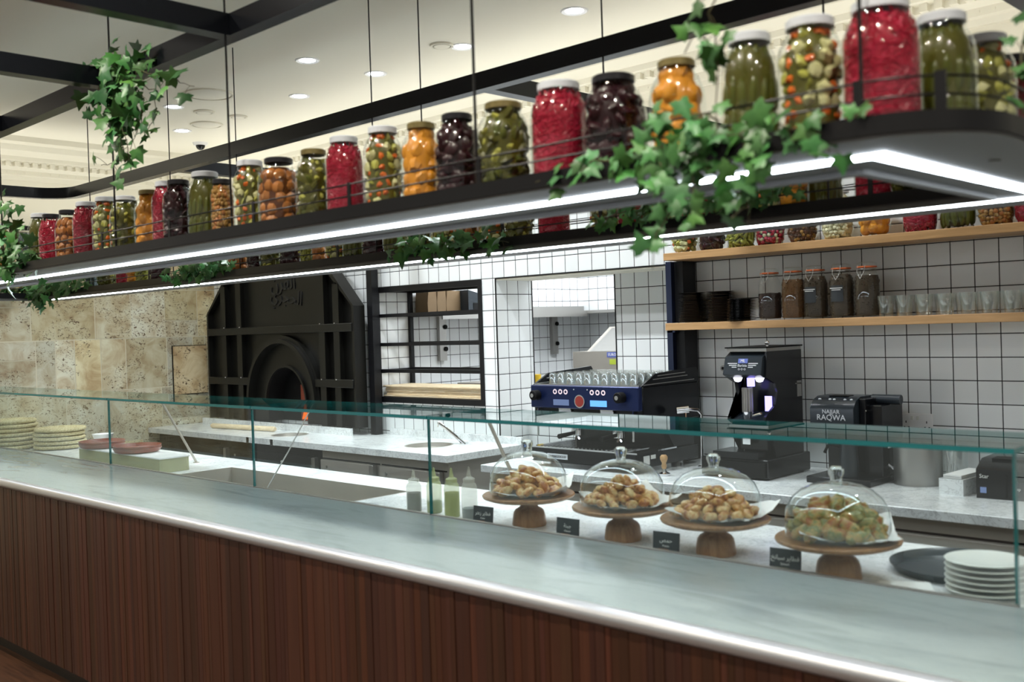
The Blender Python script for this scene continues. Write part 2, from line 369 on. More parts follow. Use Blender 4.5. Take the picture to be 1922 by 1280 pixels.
def rrect(x0, x1, y0, y1, r, n=8):
    p = []
    for cx, cy, a0 in ((x1-r, y1-r, 0), (x0+r, y1-r, 90), (x0+r, y0+r, 180), (x1-r, y0+r, 270)):
        for i in range(n+1): a = math.radians(a0+90*i/n); p.append((cx+r*math.cos(a), cy+r*math.sin(a)))
    return p

# ------------------------------------------------------------------ room
CZ = 3.12; WX = -8.12; WY = 4.66
m = MB().mat('floor'); m.box(-9, 4, -4, 2.0, -.05, 0); m.mat('kfloor'); m.box(-9, 4, 2.0, 7.4, -.05, 0); m.build('floor')['kind'] = 'structure'
m = MB().mat('ceil'); m.box(-9, 4, -4, WY, CZ, CZ+.05); m.build('ceiling')['kind'] = 'structure'
# back wall (tiled) with niche opening, recess and pass-through
NX0, NX1, NZ0, NZ1 = -5.87, -4.757, 1.091, 1.917
RX0, RX1, RZ1, RY = -4.63, -3.17, 1.917, 4.93
PZ1 = 1.917
m = MB().mat('tile'); TOPZ = 2.55
def wq(x0, x1, z0, z1, y=WY): m.box(x0, x1, y, y+.34, z0, z1)
wq(WX, NX0, 0, TOPZ); wq(NX0, NX1, 0, NZ0); wq(NX0, RX1, NZ1, TOPZ)
wq(NX1, RX0, 0, NZ1); wq(RX1, 1.6, 0, TOPZ)
m.box(-3.872, RX1, RY, 5.0, 0, RZ1)          # recess back, right of the pass-through
m.box(RX0, -3.872, RY, 5.0, 0, 1.0)
m.build('wall_back')['kind'] = 'structure'
m = MB().mat('plaster'); m.box(WX, 1.6, WY, WY+.34, TOPZ, CZ); m.build('wall_upper')['kind'] = 'structure'
m = MB().mat('plaster'); m.box(RX0, RX1, WY+.002, 4.999, RZ1-.012, RZ1-.001); m.build('trim_3')['kind'] = 'structure'
# corner beads on tile edges
m = MB().mat('black'); m.box(RX0-.004, RX0+.004, WY-.003, WY+.003, .86, RZ1); m.box(RX0-.003, RX0+.004, 4.998, 5.004, 1.0, RZ1)
m.box(-3.876, -3.869, RY-.004, RY+.004, 1.0, RZ1-.01); m.box(RX0, RX1, WY-.003, WY+.003, RZ1-.004, RZ1+.003); m.build('trim_4')['kind'] = 'structure'
# room beyond
m = MB().mat('tileroom'); m.box(-5.97, -5.87, 5.0, 7.1, 0, 2.9); m.box(-5.87, -3.0, 7.0, 7.1, 0, 2.9); m.build('wall_kitchen')['kind'] = 'structure'
m = MB().mat('white'); m.box(-5.97, -2.9, 5.0, 7.1, 2.9, 2.95); m.box(-3.0, -2.9, 5.0, 7.1, 0, 2.9); m.build('wall_kitchen_right')['kind'] = 'structure'
# stone wall: irregular ashlar
m = MB(); m.mat('mortar'); m.box(WX-.1, WX-.0005, .2, WY, 0, CZ); m.mat('stone')
def block(y0, y1, z0, z1):
    g = .004; k = random.uniform(.80, 1.22); w = random.uniform(-.09, .08); m.tc = (k*(1+w*.6), k, k*(1-w*1.5))
    m.box(WX-.02, WX+random.uniform(.0004, .003), y0+g, y1-g, z0+g, z1-g)
z = -.1
for hh in (.42, .45, .42, .42, .40, .43, .41, .42):
    y = .2-random.uniform(0, .2)
    while y < WY:
        w = random.choice((.24, .30, .36, .42, .5)); y1 = min(y+w, WY)
        if WY-y1 < .12: y1 = WY
        t = random.random()
        if t < .35: block(y, y1, z, z+hh)
        elif t < .6: zz = z+hh*random.choice((.35, .5, .65)); block(y, y1, z, zz); block(y, y1, zz, z+hh)
        elif t < .8: block(y, y1, z, z+hh)
        else: yy = y+(y1-y)*.5; block(y, yy, z, z+hh); block(yy, y1, z, z+hh)
        y = y1
    z += hh
m.tc = (1, 1, 1); m.build('wall_left')['kind'] = 'structure'
m = MB().mat('stone'); m.tc = (.98, .86, .74); y0, y1 = atX(325, 648, WX+.02).y, atX(387, 648, WX+.02).y; z0, z1 = atX(330, 740, WX).z, atX(330, 650, WX).z
m.box(WX, WX+.022, y0, y1, z0, z1); m.mat('dark'); m.box(WX, WX+.012, y0-.006, y1+.006, z0-.006, z1+.006)
tag(m.build('stone_panel'), 'warm orange travertine access panel with thin dark gap in stone wall', 'panel')
# plaster cap above stone at left
m = MB().mat('plaster'); m.box(WX-.02, WX+.012, .2, WY, 2.45, CZ); m.build('wall_left_upper')['kind'] = 'structure'
# cornices
def cornice(name, ax, a0, a1, base, sgn):
    m = MB().mat('plaster'); pr = [(0, 2.84), (.03, 2.84), (.035, 2.87), (.06, 2.875), (.06, 2.91), (.10, 2.93), (.10, 2.96), (.15, 2.97), (.155, 3.0), (.24, 3.03), (.26, 3.07), (.33, 3.08), (.34, CZ), (0, CZ)]
    if ax == 'x': m.prism([(base+sgn*u, v) for u, v in pr], a0, a1, 'x')
    else: m.prism([(base+sgn*u, v) for u, v in pr], a0, a1, 'y')
    k = a0
    while k < a1:   # dentils and egg-like ornaments
        if ax == 'x': m.box(k, k+.035, base+sgn*.10-.03, base+sgn*.10+.02, 2.93, 2.965); m.ball((k+.03, base+sgn*.045, 2.893), (.022, .02, .02), nu=5, nv=4)
        else: m.box(base+.08, base+.135, k, k+.035, 2.93, 2.965); m.ball((base+.045, k+.03, 2.893), (.02, .022, .02), nu=5, nv=4)
        k += .065
    m.build(name)['kind'] = 'structure'
cornice('trim_1', 'x', WX, 1.5, WY, -1)
cornice('trim_2', 'y', .3, WY, WX, 1)

# ------------------------------------------------------------------ front counter
GY = 2.50; LX0, LX1 = -8.1, -.2
cnt = empty('serving_counter', (0, 0, 0), 0, 'long serving counter with mahogany slat front and grey marble ledge', 'counter')
m = MB().mat('slat'); x = LX0
while x < LX1:
    w = random.choice((.018, .024, .030, .030, .036)); k = random.uniform(.68, 1.2); m.tc = (k*random.uniform(.9, 1.15), k, k*random.uniform(.85, 1.3))
    m.box(x, x+w-.0016, 1.905+random.uniform(0, .003), 1.95, .09, .875); x += w
m.tc = (.3, .3, .3); m.box(LX0, LX1, 1.935, 1.96, .09, .87); m.build('slat_panel', cnt)
m = MB().mat('kneeboard'); m.box(LX0, LX1, 1.965, 1.985, 0, .09); m.build('kick_board', cnt)
m = MB().mat('ledge'); m.box(LX0, LX1, 1.915, GY+.006, .868, .91); m.build('ledge', cnt)
m = MB().mat('nosing'); pts = [(1.916+.023*math.cos(a)*-1, .889+.0225*math.sin(a)) for a in [math.radians(-90+180*i/10) for i in range(11)]]
m.prism([(1.93, .8665)]+pts+[(1.93, .9115)], LX0, LX1, 'x'); o = m.build('nosing', cnt); o['label'] = 'polished rounded metallic edge'
for p in o.data.polygons: p.use_smooth = True
o.data.set_sharp_from_angle(angle=math.radians(50))
# inner worktop with the recessed pan well
WZ = .86; BX0, BX1, BY0, BY1 = -5.14, -3.60, 2.62, 3.02; IY1 = 3.25
m = MB().mat('marble'); m.box(LX0, BX0, GY+.01, IY1, WZ-.04, WZ); m.box(BX1, LX1, GY+.01, IY1, WZ-.04, WZ); m.box(BX0, BX1, GY+.01, BY0, WZ-.04, WZ); m.box(BX0, BX1, BY1, IY1, WZ-.04, WZ)
m.build('worktop', cnt)
m = MB().mat('steeldull'); t = .004
m.box(BX0, BX1, BY0, BY1, WZ-.2, WZ-.196); m.box(BX0, BX0+t, BY0, BY1, WZ-.196, WZ+.002); m.box(BX1-t, BX1, BY0, BY1, WZ-.196, WZ+.002); m.box(BX0, BX1, BY0, BY0+t, WZ-.196, WZ+.002); m.box(BX0, BX1, BY1-t, BY1, WZ-.196, WZ+.002)
m.build('pan_well', cnt)
m = MB().mat('steeldull'); m.box(LX0, LX1, 3.21, 3.225, .08, WZ-.04); m.build('back_panel', cnt)

# glass guard
TZ = 1.266
def pane(name, x0, x1, y0, y1, z0, z1, thin, parent):
    m = MB(); vs = [(x, y, z) for z in (z0, z1) for y in (y0, y1) for x in (x0, x1)]
    fs = {'z': ((0, 2, 3, 1), (4, 5, 7, 6)), 'y': ((0, 1, 5, 4), (2, 6, 7, 3)), 'x': ((0, 4, 6, 2), (1, 3, 7, 5))}
    for k, v in fs.items(): m.mat('pane' if k == thin else 'glassedge'); m.add(vs, v)
    # unify vertices per pane
    return m.build(name, parent)
XJ = [-8.05, -5.535, -4.07, -2.862, -.805]
names = ['glass guard panel in front of the woven trays', 'glass guard panel in front of the open pan well', 'glass guard panel before the squeeze bottles side of the pan well', 'glass guard panel in front of the wooden cake stands']
for i in range(4):
    g = empty('glass_guard', (0, 0, 0), 0, names[i], 'glass guard', 'glass guard along the counter')
    a, b = XJ[i]+.003, XJ[i+1]-.003
    pane('front_pane', a, b, GY, GY+.010, .911, TZ-.001, 'y', g); pane('top_pane', a, b, GY-.004, 2.85, TZ, TZ+.013, 'z', g)
    if i == 3: pane('end_pane', b-.010, b, GY+.012, 2.84, .861, TZ-.001, 'x', g)
    m = MB().mat('steel'); m.box(a, b, GY-.002, GY+.012, .9102, .9138); m.build('channel', g)
for X in (-5.535, -2.862):
    m = MB().mat('steeldull'); m.tube([(X, 2.800, TZ-.002), (X, 3.02, WZ+.004)], .0075, 8); m.cyl((X, 3.02, WZ), .018, .004); m.cyl((X, 2.80, TZ-.006), .014, .005)
    tag(m.build('glass_support_rod'), 'slanting steel rod holding up the guard glass '+('beside the pan well' if X < -5 else 'behind the leftmost cake stand'), 'rod')
m = MB().mat('steel'); m.tube([(-4.06, 2.83, TZ-.002), (-4.06, 2.68, 1.05), (-4.06, 2.535, WZ+.003)], .003, 6); m.ball((-4.06, 2.645, 1.01), .006)
tag(m.build('glass_support_rod'), 'thin bright stay wire under the guard glass above the pan well', 'rod')

# ------------------------------------------------------------------ back counters
def cabinet(name, x0, x1, y0, y1, z0, z1, label, n=1, dark=False):
    e = empty(name, (0, 0, 0), 0, label, 'cabinet'); fr = 'dark' if dark else 'steeldull'
    m = MB().mat(fr); m.box(x0, x1, y0+.02, y1, z0, z1); m.mat('dark'); m.box(x0+.01, x1-.01, y0+.07, y1-.01, 0, z0); m.build('body', e)
    w = (x1-x0)/n
    for i in range(n):
        a = x0+i*w+.015; b = x0+(i+1)*w-.015
        m = MB().mat(fr); m.box(a, b-.07, y0-.012, y0+.018, z0+.08, z1-.065, .004); d = m.build('door', e)
        m = MB().mat('dark'); m.box(a-.008, b, y0+.015, y0+.0195, z1-.065, z1-.057); m.mat('steel'); m.box(b-.064, b-.028, y0-.02, y0+.018, z0+.08, z1-.065, .004); m.build('handle', d)
        m = MB().mat('steel'); m.cyl((a+.07, y0-.018, z1-.11), .009, .006, 12, 'y'); m.build('lock', d)
    return e
cabinet('undercounter_fridge', -1.95, -1.12, 3.88, 4.6, .1, .82, 'stainless undercounter fridge behind the rightmost cake stand', 1)
cabinet('undercounter_fridge', -1.115, -.2, 3.88, 4.6, .1, .82, 'stainless undercounter fridge below the receipt printer', 1)
cabinet('undercounter_fridge', -3.96, -1.955, 3.88, 4.6, .1, .82, 'stainless undercounter fridge below the blue espresso machine', 2)
cabinet('undercounter_fridge', -5.72, -4.46, 4.03, 4.58, .1, .82, 'stainless undercounter fridge under the marble with the slanted tap', 2)
cabinet('oven_base_cabinet', -8.05, -5.75, 4.05, 4.46, .05, .82, 'dark base cabinet under the counter before the black oven', 2, True)
m = MB().mat('marble'); m.box(-3.98, -.1, 3.845, 4.655, WZ-.04, WZ, .003); m.box(-3.98, RX1-.01, 4.655, 4.925, WZ-.04, WZ)
tag(m.build('marble_worktop'), 'white marble worktop under the espresso machine and coffee grinder', 'worktop')
def ringpoly(x0, x1, y0, y1, cx, cy, r, n=32):
    o = []; i_ = []
    for k in range(n):
        a = 2*PI*k/n; c, s_ = math.cos(a), math.sin(a); tx = ((x1-cx) if c > 0 else (cx-x0))/max(abs(c), 1e-6); ty = ((y1-cy) if s_ > 0 else (cy-y0))/max(abs(s_), 1e-6); t = min(tx, ty)
        o.append((cx+c*t, cy+s_*t)); i_.append((cx+c*r, cy+s_*r))
    return o, i_
lw = empty('marble_worktop', (0, 0, 0), 0, 'white marble worktop with two round sinks in front of the oven', 'worktop')
m = MB().mat('marble'); S1 = (-6.42, 4.26, .13); S2 = (-4.95, 4.33, .15)
m.box(WX+.01, S1[0]-.2, 4.0, 4.655, WZ-.04, WZ); o1, i1 = ringpoly(S1[0]-.2, S1[0]+.2, 4.0, 4.655, *S1); m.ring(o1, i1, WZ-.04, WZ)
m.box(S1[0]+.2, S2[0]-.2, 4.0, 4.655, WZ-.04, WZ); o1, i1 = ringpoly(S2[0]-.2, S2[0]+.2, 4.0, 4.655, *S2); m.ring(o1, i1, WZ-.04, WZ)
m.box(S2[0]+.2, -4.42, 4.0, 4.655, WZ-.04, WZ); m.build('slab', lw)
# fill corners of square cells
m = MB().mat('marble')
for S in (S1, S2):
    for sx in (-1, 1):
        for (ya, yb) in ((4.0, 4.03), (4.62, 4.655)): m.box(S[0]+sx*.2-(.06 if sx > 0 else 0), S[0]+sx*.2+(.06 if sx < 0 else 0), ya, yb, WZ-.041, WZ+.0004)
m.build('slab_edge', lw)
for S in (S1, S2):
    m = MB().mat('steeldull'); r = S[2]; m.lathe([(r+.008, 0), (r+.006, .002), (r-.004, .001), (r-.012, -.025), (r-.05, -.034), (.02, -.036), (0, -.036)], (S[0], S[1], WZ), 32, cap=False); m.build('round_sink', lw)
m = MB().mat('marble'); m.box(-7.98, -5.90, 4.425, 4.444, WZ, .913); m.box(-5.72, -4.42, 4.636, 4.656, WZ, .905); m.build('upstand', lw)
# tap
tp = empty('slanted_tap', (0, 0, 0), 0, 'slanted stainless triple tube tap at the round sink', 'tap')
a = Vector((-4.80, 4.50, WZ)); b = Vector((-4.93, 4.40, 1.0))
m = MB().mat('chrome'); m.cyl((a.x, a.y, WZ), .028, .01); m.build('base', tp)
for k in (-1, 0, 1): m = MB().mat('chrome'); o = Vector((k*.019, -k*.010, 0)); m.tube([a+o, b+o], .0092, 8); m.build('spout', tp)
m = MB().mat('chrome'); m.tube([b, b+Vector((.015, -.02, -.025))], .004); m.build('lever', tp)
# rolling pin
m = MB().mat('pine'); a = Vector((-7.52, 4.25, WZ+.021)); b = Vector((-6.72, 4.33, WZ+.021)); d = (b-a)
m.tube([a, a+d*.02, a+d*.98, b], [.014, .020, .020, .014], 12); tag(m.build('rolling_pin'), 'long pale wooden rolling pin on marble before the oven', 'rolling pin')

# ------------------------------------------------------------------ oven
ov = empty('pizza_oven', (0, 0, 0), 0, 'big black steel arched stone oven with raised arabic lettering', 'oven')
OY = 4.50; OX0, OX1 = -7.90, -5.855; cx = (OX0+OX1)/2
def arch(x0, x1, zb, zs, zt, n=20, cut=.86):
    w = (x1-x0)/2; c = (x0+x1)/2; p = [(x0, zb)]
    for i in range(n+1):
        a = PI-PI*i/n; xx = c+w*math.cos(a); k = math.sin(a); p.append((xx, zs+(zt-zs)*k**.9))
    p.append((x1, zb)); return p
out = [(OX0, .913), (OX0+.005, 1.79), (OX0+.33, 2.10), (OX0+.72, 2.30), (cx, 2.34), (OX1-.64, 2.30), (OX1-.27, 2.06), (OX1, 1.79), (OX1, .913)]
MC = -6.80; MW = .268; MZ = 1.075
def mouth(w, h, n=16): return [(MC-w, .913)]+[(MC-w*math.cos(PI*i/n), MZ+h*math.sin(PI*i/n)) for i in range(n+1)]+[(MC+w, .913)]
# body plate with a real mouth opening
mo = mouth(MW, .27); n = len(mo)
m = MB().mat('oven')
def resample_arch():
    # outer points matched to mouth points by angle
    res = []
    for (x, z) in mo:
        if z <= .914: res.append((OX0 if x < MC else OX1, .913)); continue
        a = math.atan2(z-.913, x-MC); dx, dz = math.cos(a), math.sin(a); best = 9
        for i in range(len(out)-1):
            (ax, az), (bx, bz) = out[i], out[i+1]; ex, ez = bx-ax, bz-az; den = dx*ez-dz*ex
            if abs(den) < 1e-9: continue
            t = ((ax-MC)*ez-(az-.913)*ex)/den; u = ((ax-MC)*dz-(az-.913)*dx)/den
            if t > 0 and -1e-6 <= u <= 1+1e-6: best = min(best, t)
        res.append((MC+dx*best, .913+dz*best))
    return res
ro = resample_arch()
vs = [(x, OY, z) for x, z in ro]+[(x, OY, z) for x, z in mo]; fs = [(i, i+1, n+i+1, n+i) for i in range(n-1)]
m.add(vs, fs)
vs = [(x, OY, z) for x, z in mo]+[(x, OY+.15, z) for x, z in mo]; m.mat('dark'); m.add(vs, [(i, i+1, n+i+1, n+i) for i in range(n-1)]); m.mat('oven')
m.box(OX0+.01, OX1-.01, OY+.12, OY+.155, .913, 1.7) if False else None
vs = [(x, OY, z) for x, z in out]+[(x, OY+.05, z) for x, z in out]; k = len(out); m.add(vs, [(i, i+1, k+i+1, k+i) for i in range(k-1)])
m.build('front_plate', ov)
m = MB().mat('dark'); m.box(MC-.4, MC+.4, OY+.145, OY+.155, .913, 1.6); m.build('oven_chamber', ov)
m = MB().mat('ember'); m.prism([(MC+.01, .93), (MC+.075, .93), (MC+.065, .98), (MC+.045, 1.05), (MC+.03, .98)], OY+.125, OY+.14, 'y'); m.mat('terra'); m.box(MC-.02, MC+.24, OY+.1405, OY+.1445, .915, 1.20); m.build('fire_glow', ov)
# outer rim flange (follows outline)
inn = [(x+(.022 if x < cx-.3 else -.022 if x > cx+.3 else 0), z-(.028 if 1.8 < z else 0)) for x, z in out]
m = MB().mat('oven')
k = len(out)
vs = [(x, OY-.05, z) for x, z in out]+[(x, OY-.05, z) for x, z in inn]+[(x, OY+.0, z) for x, z in out]+[(x, OY+.0, z) for x, z in inn]
fs = []
for i in range(k-1): fs += [(i, i+1, k+i+1, k+i), (i, 2*k+i, 2*k+i+1, i+1), (k+i, k+i+1, 3*k+i+1, 3*k+i)]
m.add(vs, fs); m.build('rim_flange', ov)
def edgez(x):
    for i in range(k-1):
        (ax, az), (bx, bz) = out[i], out[i+1]
        if ax <= x <= bx and bx > ax: return az+(bz-az)*(x-ax)/(bx-ax)
    return 1.8
for X in (-7.62, -7.38, -6.24, -6.06):
    m = MB().mat('oven'); w = .075 if X in (-7.38, -6.24) else .03
    m.box(X-.012, X+.012, OY-.05, OY, .913, edgez(X)-.03); m.box(X-.035, X+.035, OY-.055, OY-.045, .913, edgez(X)-.04); m.build('upright_rib', ov)
def hrib(x0, x1, zc):
    m = MB().mat('oven'); m.box(x0, x1, OY-.045, OY, zc-.006, zc+.006); m.box(x0, x1, OY-.060, OY-.046, zc-.03, zc+.03, .004); return m.build('cross_rib', ov)
hrib(OX0+.02, OX1-.02, 1.638); hrib(OX0+.02, MC-.46, 1.232); hrib(MC+.46, OX1-.02, 1.232)
def archring(w0, h0, w1, h1, y0, y1, name):
    A = [(MC-w0*math.cos(PI*i/28), MZ+h0*math.sin(PI*i/28)) for i in range(29)]; B = [(MC-w1*math.cos(PI*i/28), MZ+h1*math.sin(PI*i/28)) for i in range(29)]; q = 29
    m = MB().mat('oven'); vs = [(x, y, z) for y in (y0, y1) for (x, z) in A+B]; fs = []
    for i in range(q-1): fs += [(i, q+i, q+i+1, i+1), (i, i+1, 2*q+i+1, 2*q+i), (q+i, 3*q+i, 3*q+i+1, q+i+1)]
    m.add(vs, fs, False); return m.build(name, ov)
archring(.47, .49, .44, .46, OY-.075, OY, 'arch_flange'); archring(.50, .52, .465, .485, OY-.045, OY, 'arch_flange'); archring(.285, .288, .268, .27, OY-.02, OY, 'mouth_ring')
m = MB().mat('chrome')
for X in (-7.6, -7.36, -6.25, -6.07):
    for Z in (1.67, 1.262): m.ball((X, OY-.062, Z), .006, nu=6, nv=4)
m.build('bolt_heads', ov)
AR = lambda s_: ''.join(chr(int(h, 16)) for h in s_.split())
# الفرن / الحجري in joined forms, visual order
text('lettering', AR('FEE5 FEAE FED4 FEDF FE8D'), .17, 'ovendeep', (-6.80, OY-.004, 2.00), FRONT, ov, .004)
text('lettering', AR('FEF1 FEAE FEA0 FEA4 FEDF FE8D'), .15, 'ovendeep', (-6.76, OY-.004, 1.89), (PI/2, math.radians(8), 0), ov, .004)
# posts
m = MB().mat('black'); m.box(-5.845, -5.785, 4.565, 4.625, WZ, 2.6)
tag(m.build('steel_post'), 'black square steel post between black oven and niche shelving', 'post')

# niche frame
nf = empty('niche_rack', (0, 0, 0), 0, 'black steel open rack set into the tiled wall niche', 'rack')
def bar(name, x0, x1, y0, y1, z0, z1, mt='black', par=nf): m = MB().mat(mt); m.box(x0, x1, y0, y1, z0, z1); return m.build(name, par)
b_ = .03
for X in (NX0, NX1-b_):
    for Y in (WY-.012, 4.965): bar('upright', X+.001, X+b_-.001, Y, Y+.03, NZ0+.001, NZ1-.001)
for zc in (NZ0+.02, 1.315, 1.505, 1.712, NZ1-.02):
    h = .012 if NZ0+.05 < zc < NZ1-.05 else .019
    for Y in (WY-.010, 4.967): bar('cross_bar', NX0+b_, NX1-b_, Y, Y+.026, zc-h, zc+h)
    for X in (NX0+.003, NX1-.021): bar('side_bar', X, X+.018, WY+.022, 4.966, zc-h*.7, zc+h*.7)
zb = NZ0+.040
for k in range(7):
    m = MB().mat('pine'); dx = random.uniform(-.012, .012); m.box(-5.83+dx, -4.80+dx, 4.69+random.uniform(-.012, .012), 4.95, zb, zb+.0092, .001); zb += .0115
    tag(m.build('pine_board'), 'thin pale wooden board in the stack at bottom of niche rack' if k < 6 else 'topmost thin pale board of the stack in niche rack', 'board', 'thin boards stacked in the niche rack')
# far room furniture
ls = empty('wall_shelf', (0, 0, 0), 0, 'long stainless shelf on the bright tiled wall seen through the openings', 'shelf')
SZ = 1.70
m = MB().mat('steel'); m.box(-5.865, -5.55, 5.03, 6.995, SZ, SZ+.025); m.box(-5.55, -4.5, 6.68, 6.995, SZ, SZ+.025); m.box(-5.565, -5.55, 5.03, 6.68, SZ-.025, SZ); m.box(-5.865, -5.85, 5.03, 6.995, SZ+.025, SZ+.07); m.build('shelf_board', ls)
for Yb in (5.25, 6.55):
    m = MB().mat('steel'); m.box(-5.868, -5.835, Yb, Yb+.07, 1.36, SZ); m.mat('dark'); m.cyl((-5.834, Yb+.055, 1.62), .018, .01, 10, 'x'); m.cyl((-5.834, Yb+.055, 1.45), .018, .01, 10, 'x'); m.build('bracket', ls)
for i, (x0, x1) in enumerate(((779, 797), (797, 815), (815, 845))):
    p, q = atX(x0, 590, -5.70), atX(x1, 590, -5.70); e = MB().mat('kraft'); yy0, yy1 = p.y+.125, q.y+.125
    e.prism([(yy0+.004, SZ+.026), (yy1-.004, SZ+.026), (yy1-.001, SZ+.12), (yy1-.006, SZ+.19), (yy0+.012, SZ+.195), (yy0+.001, SZ+.1)], -5.84, -5.70, 'x')
    e.mat('paper'); e.box(-5.78, -5.74, yy0+.02, yy1-.02, SZ+.18, SZ+.2)
    tag(e.build('paper_bag'), ('narrow brown paper bag beside the niche upright', 'middle brown paper bag on the far steel shelf', 'widest crumpled brown paper bag next to dark label printer')[i], 'bag', 'brown paper bags on the far shelf')
e = empty('label_printer', (-5.70, 5.46, SZ+.026), 0, 'dark slate label printer beside brown paper bags', 'printer')
m = MB().mat('plasticgrey'); m.prism([(-.11, 0), (.12, 0), (.12, .11), (.04, .135), (-.11, .17)], -.09, .09, 'x'); m.build('body', e)
m = MB().mat('steel'); m.box(-.05, .05, -.02, .09, .128, .14); m.build('top_plate', e); m = MB().mat('dark'); m.box(.088, .094, -.06, .03, .02, .07); m.build('slot', e)
m = MB().mat('steeldull'); m.box(-5.6, -5.35, 5.2, 5.75, 1.14, 1.20); m.box(-5.6, -5.5, 5.3, 5.5, .93, 1.14); tag(m.build('steel_hood'), 'low stainless ledge seen past the bottom of the niche rack', 'ledge')
# steel washing unit
un = empty('dishwasher_unit', (0, 0, 0), 0, 'stainless kitchen machine with sloped glass top in the back room', 'kitchen machine')
UY = 6.2; p0 = atY(1075, 660, UY); p1 = atY(1165, 660, UY)
m = MB().mat('steeldull'); m.box(p0.x, p0.x+.9, UY, UY+.5, .3, 1.39); m.build('body', un)
m = MB().mat('steeldull'); m.prism([(UY+.03, 1.39), (UY+.5, 1.39), (UY+.5, 1.58), (UY+.33, 1.58)], p0.x+.12, p0.x+.9, 'x'); m.build('hood', un)
m = MB().mat('steel'); m.prism([(UY+.02, 1.392), (UY+.05, 1.392), (UY+.33, 1.57), (UY+.31, 1.57)], p0.x+.16, p0.x+.9, 'x'); m.build('lid', un)
m = MB().mat('steel'); m.tube([(p0.x+.18, UY-.03, 1.22), (p0.x+.8, UY-.03, 1.22)], .012, 8); m.build('handle', un)
m = MB().mat('bluesticker'); q = atY(1140, 660, UY); m.box(q.x-.004, q.x+.2, UY-.002, UY, 1.345, 1.385); m.build('badge', un)
text('badge_text', 'EUROTEC', .03, 'chalk', (q.x+.075, UY-.003, 1.365), FRONT, un)
m = MB().mat('lime'); m.box(q.x+.02, q.x+.08, UY-.002, UY, 1.29, 1.33); m.build('sticker', un)
m = MB().mat('yellow'); q = atY(1008, 708, 5.3); m.cyl((q.x, q.y, 1.07), .03, q.z-1.05, 12); m.mat('white'); m.cyl((q.x, q.y, 1.0), .03, .07, 12); tag(m.build('yellow_bottle'), 'small yellow capped bottle behind left end of espresso machine', 'bottle')
m = MB().mat('steeldull'); m.box(-4.62, -3.88, 4.995, 5.6, .97, 1.0); tag(m.build('pass_shelf'), 'steel sill shelf of the pass opening behind the espresso machine', 'shelf')

# ------------------------------------------------------------------ wall shelves (oak)
SY = 4.42; SXL = -3.145; U0, U1 = 1.922, 1.960; L0, L1 = 1.556, 1.594
for nm, a, b in (('upper oak wall shelf carrying large pickle jars', U0, U1), ('lower oak wall shelf carrying saucers, clip jars and tumblers', L0, L1)):
    m = MB().mat('oak'); m.box(SXL, .6, SY, WY-.002, a, b, .002); tag(m.build('wall_shelf'), nm, 'shelf', 'oak shelves on the tiled wall')
for a, b in ((1.0, L0), (L1, U0)):
    pass
ps = empty('shelf_post', (0, 0, 0), 0, 'dark navy vertical steel post carrying the oak shelves', 'post')
m = MB().mat('navy'); m.box(-3.19, -3.155, 4.50, 4.65, WZ, L0-.001); m.box(-3.19, -3.155, 4.50, 4.65, L1+.001, U0-.001); m.box(-3.19, -3.14, 4.50, 4.65, L0-.012, L0-.001); m.mat('black'); m.box(-3.155, -3.10, 4.53, 4.65, WZ, L0-.001); m.box(-3.155, -3.10, 4.53, 4.65, L1+.001, U0-.001); m.build('upright', ps)
# ------------------------------------------------------------------ ring shelf over the counter
RZ0, RZ1b = 1.90, 1.94
rs = empty('hanging_ring_shelf', (0, 0, 0), 0, 'black hanging ring shelf with led strip and jars over the counter', 'shelf')
OUT = rrect(-7.62, -.60, 1.69, 3.13, .20, 10); INN = rrect(-7.25, -.955, 2.045, 2.775, .012, 10)
m = MB().mat('black'); m.ring(OUT, INN, RZ0+.006, RZ1b); m.mat('soffit'); m.ring(rrect(-7.615, -.605, 1.695, 3.125, .198, 10), rrect(-7.255, -.95, 2.04, 2.78, .016, 10), RZ0, RZ0+.0059); m.build('board', rs)
m = MB().mat('soffit'); m.ring(rrect(-7.275, -.928, 2.018, 2.80, .02, 10), INN, RZ0-.012, RZ0-.0002); m.build('inner_lip', rs)
LED = ((-7.42, -.835, 1.875, 2.925), .022)
(x0, x1, y0, y1), w = LED
m = MB().mat('led'); m.ring([(x0-w, y0-w), (x1+w, y0-w), (x1+w, y1+w), (x0-w, y1+w)], [(x0+w, y0+w), (x1-w, y0+w), (x1-w, y1-w), (x0+w, y1-w)], RZ0-.004, RZ0-.0003); m.build('led_strip', rs)
for (O, nm) in ((rrect(-7.60, -.62, 1.712, 3.108, .19, 12), 'outer'), (rrect(-7.27, -.93, 2.02, 2.80, .03, 4), 'inner')):
    for zz in (RZ1b+.030, RZ1b+.062): m = MB().mat('black'); m.tube([(p[0], p[1], zz) for p in O], .0026, 6, True); m.build('guard_rail', rs)
tabs = [atY(q, 350, 1.712).x for q in (188, 315, 474, 655, 900, 1200, 1613)]+[-5.6, -6.4]
for X in tabs:
    for Y in (1.712, 2.02, 2.80, 3.108):
        m = MB().mat('black'); m.box(X-.007, X+.007, Y-.002, Y+.002, RZ1b-.0005, RZ1b+.067); m.build('rail_tab', rs)
m = MB().mat('black'); m.box(-.68, -.66, 1.752, 1.757, RZ1b-.0005, RZ1b+.067); m.build('rail_tab', rs)
m = MB().mat('soffit'); m.lathe([(.0, -.003), (.012, -.003), (.014, 0)], (-.72, 2.15, RZ0), 12); m.build('screw_cap', rs)
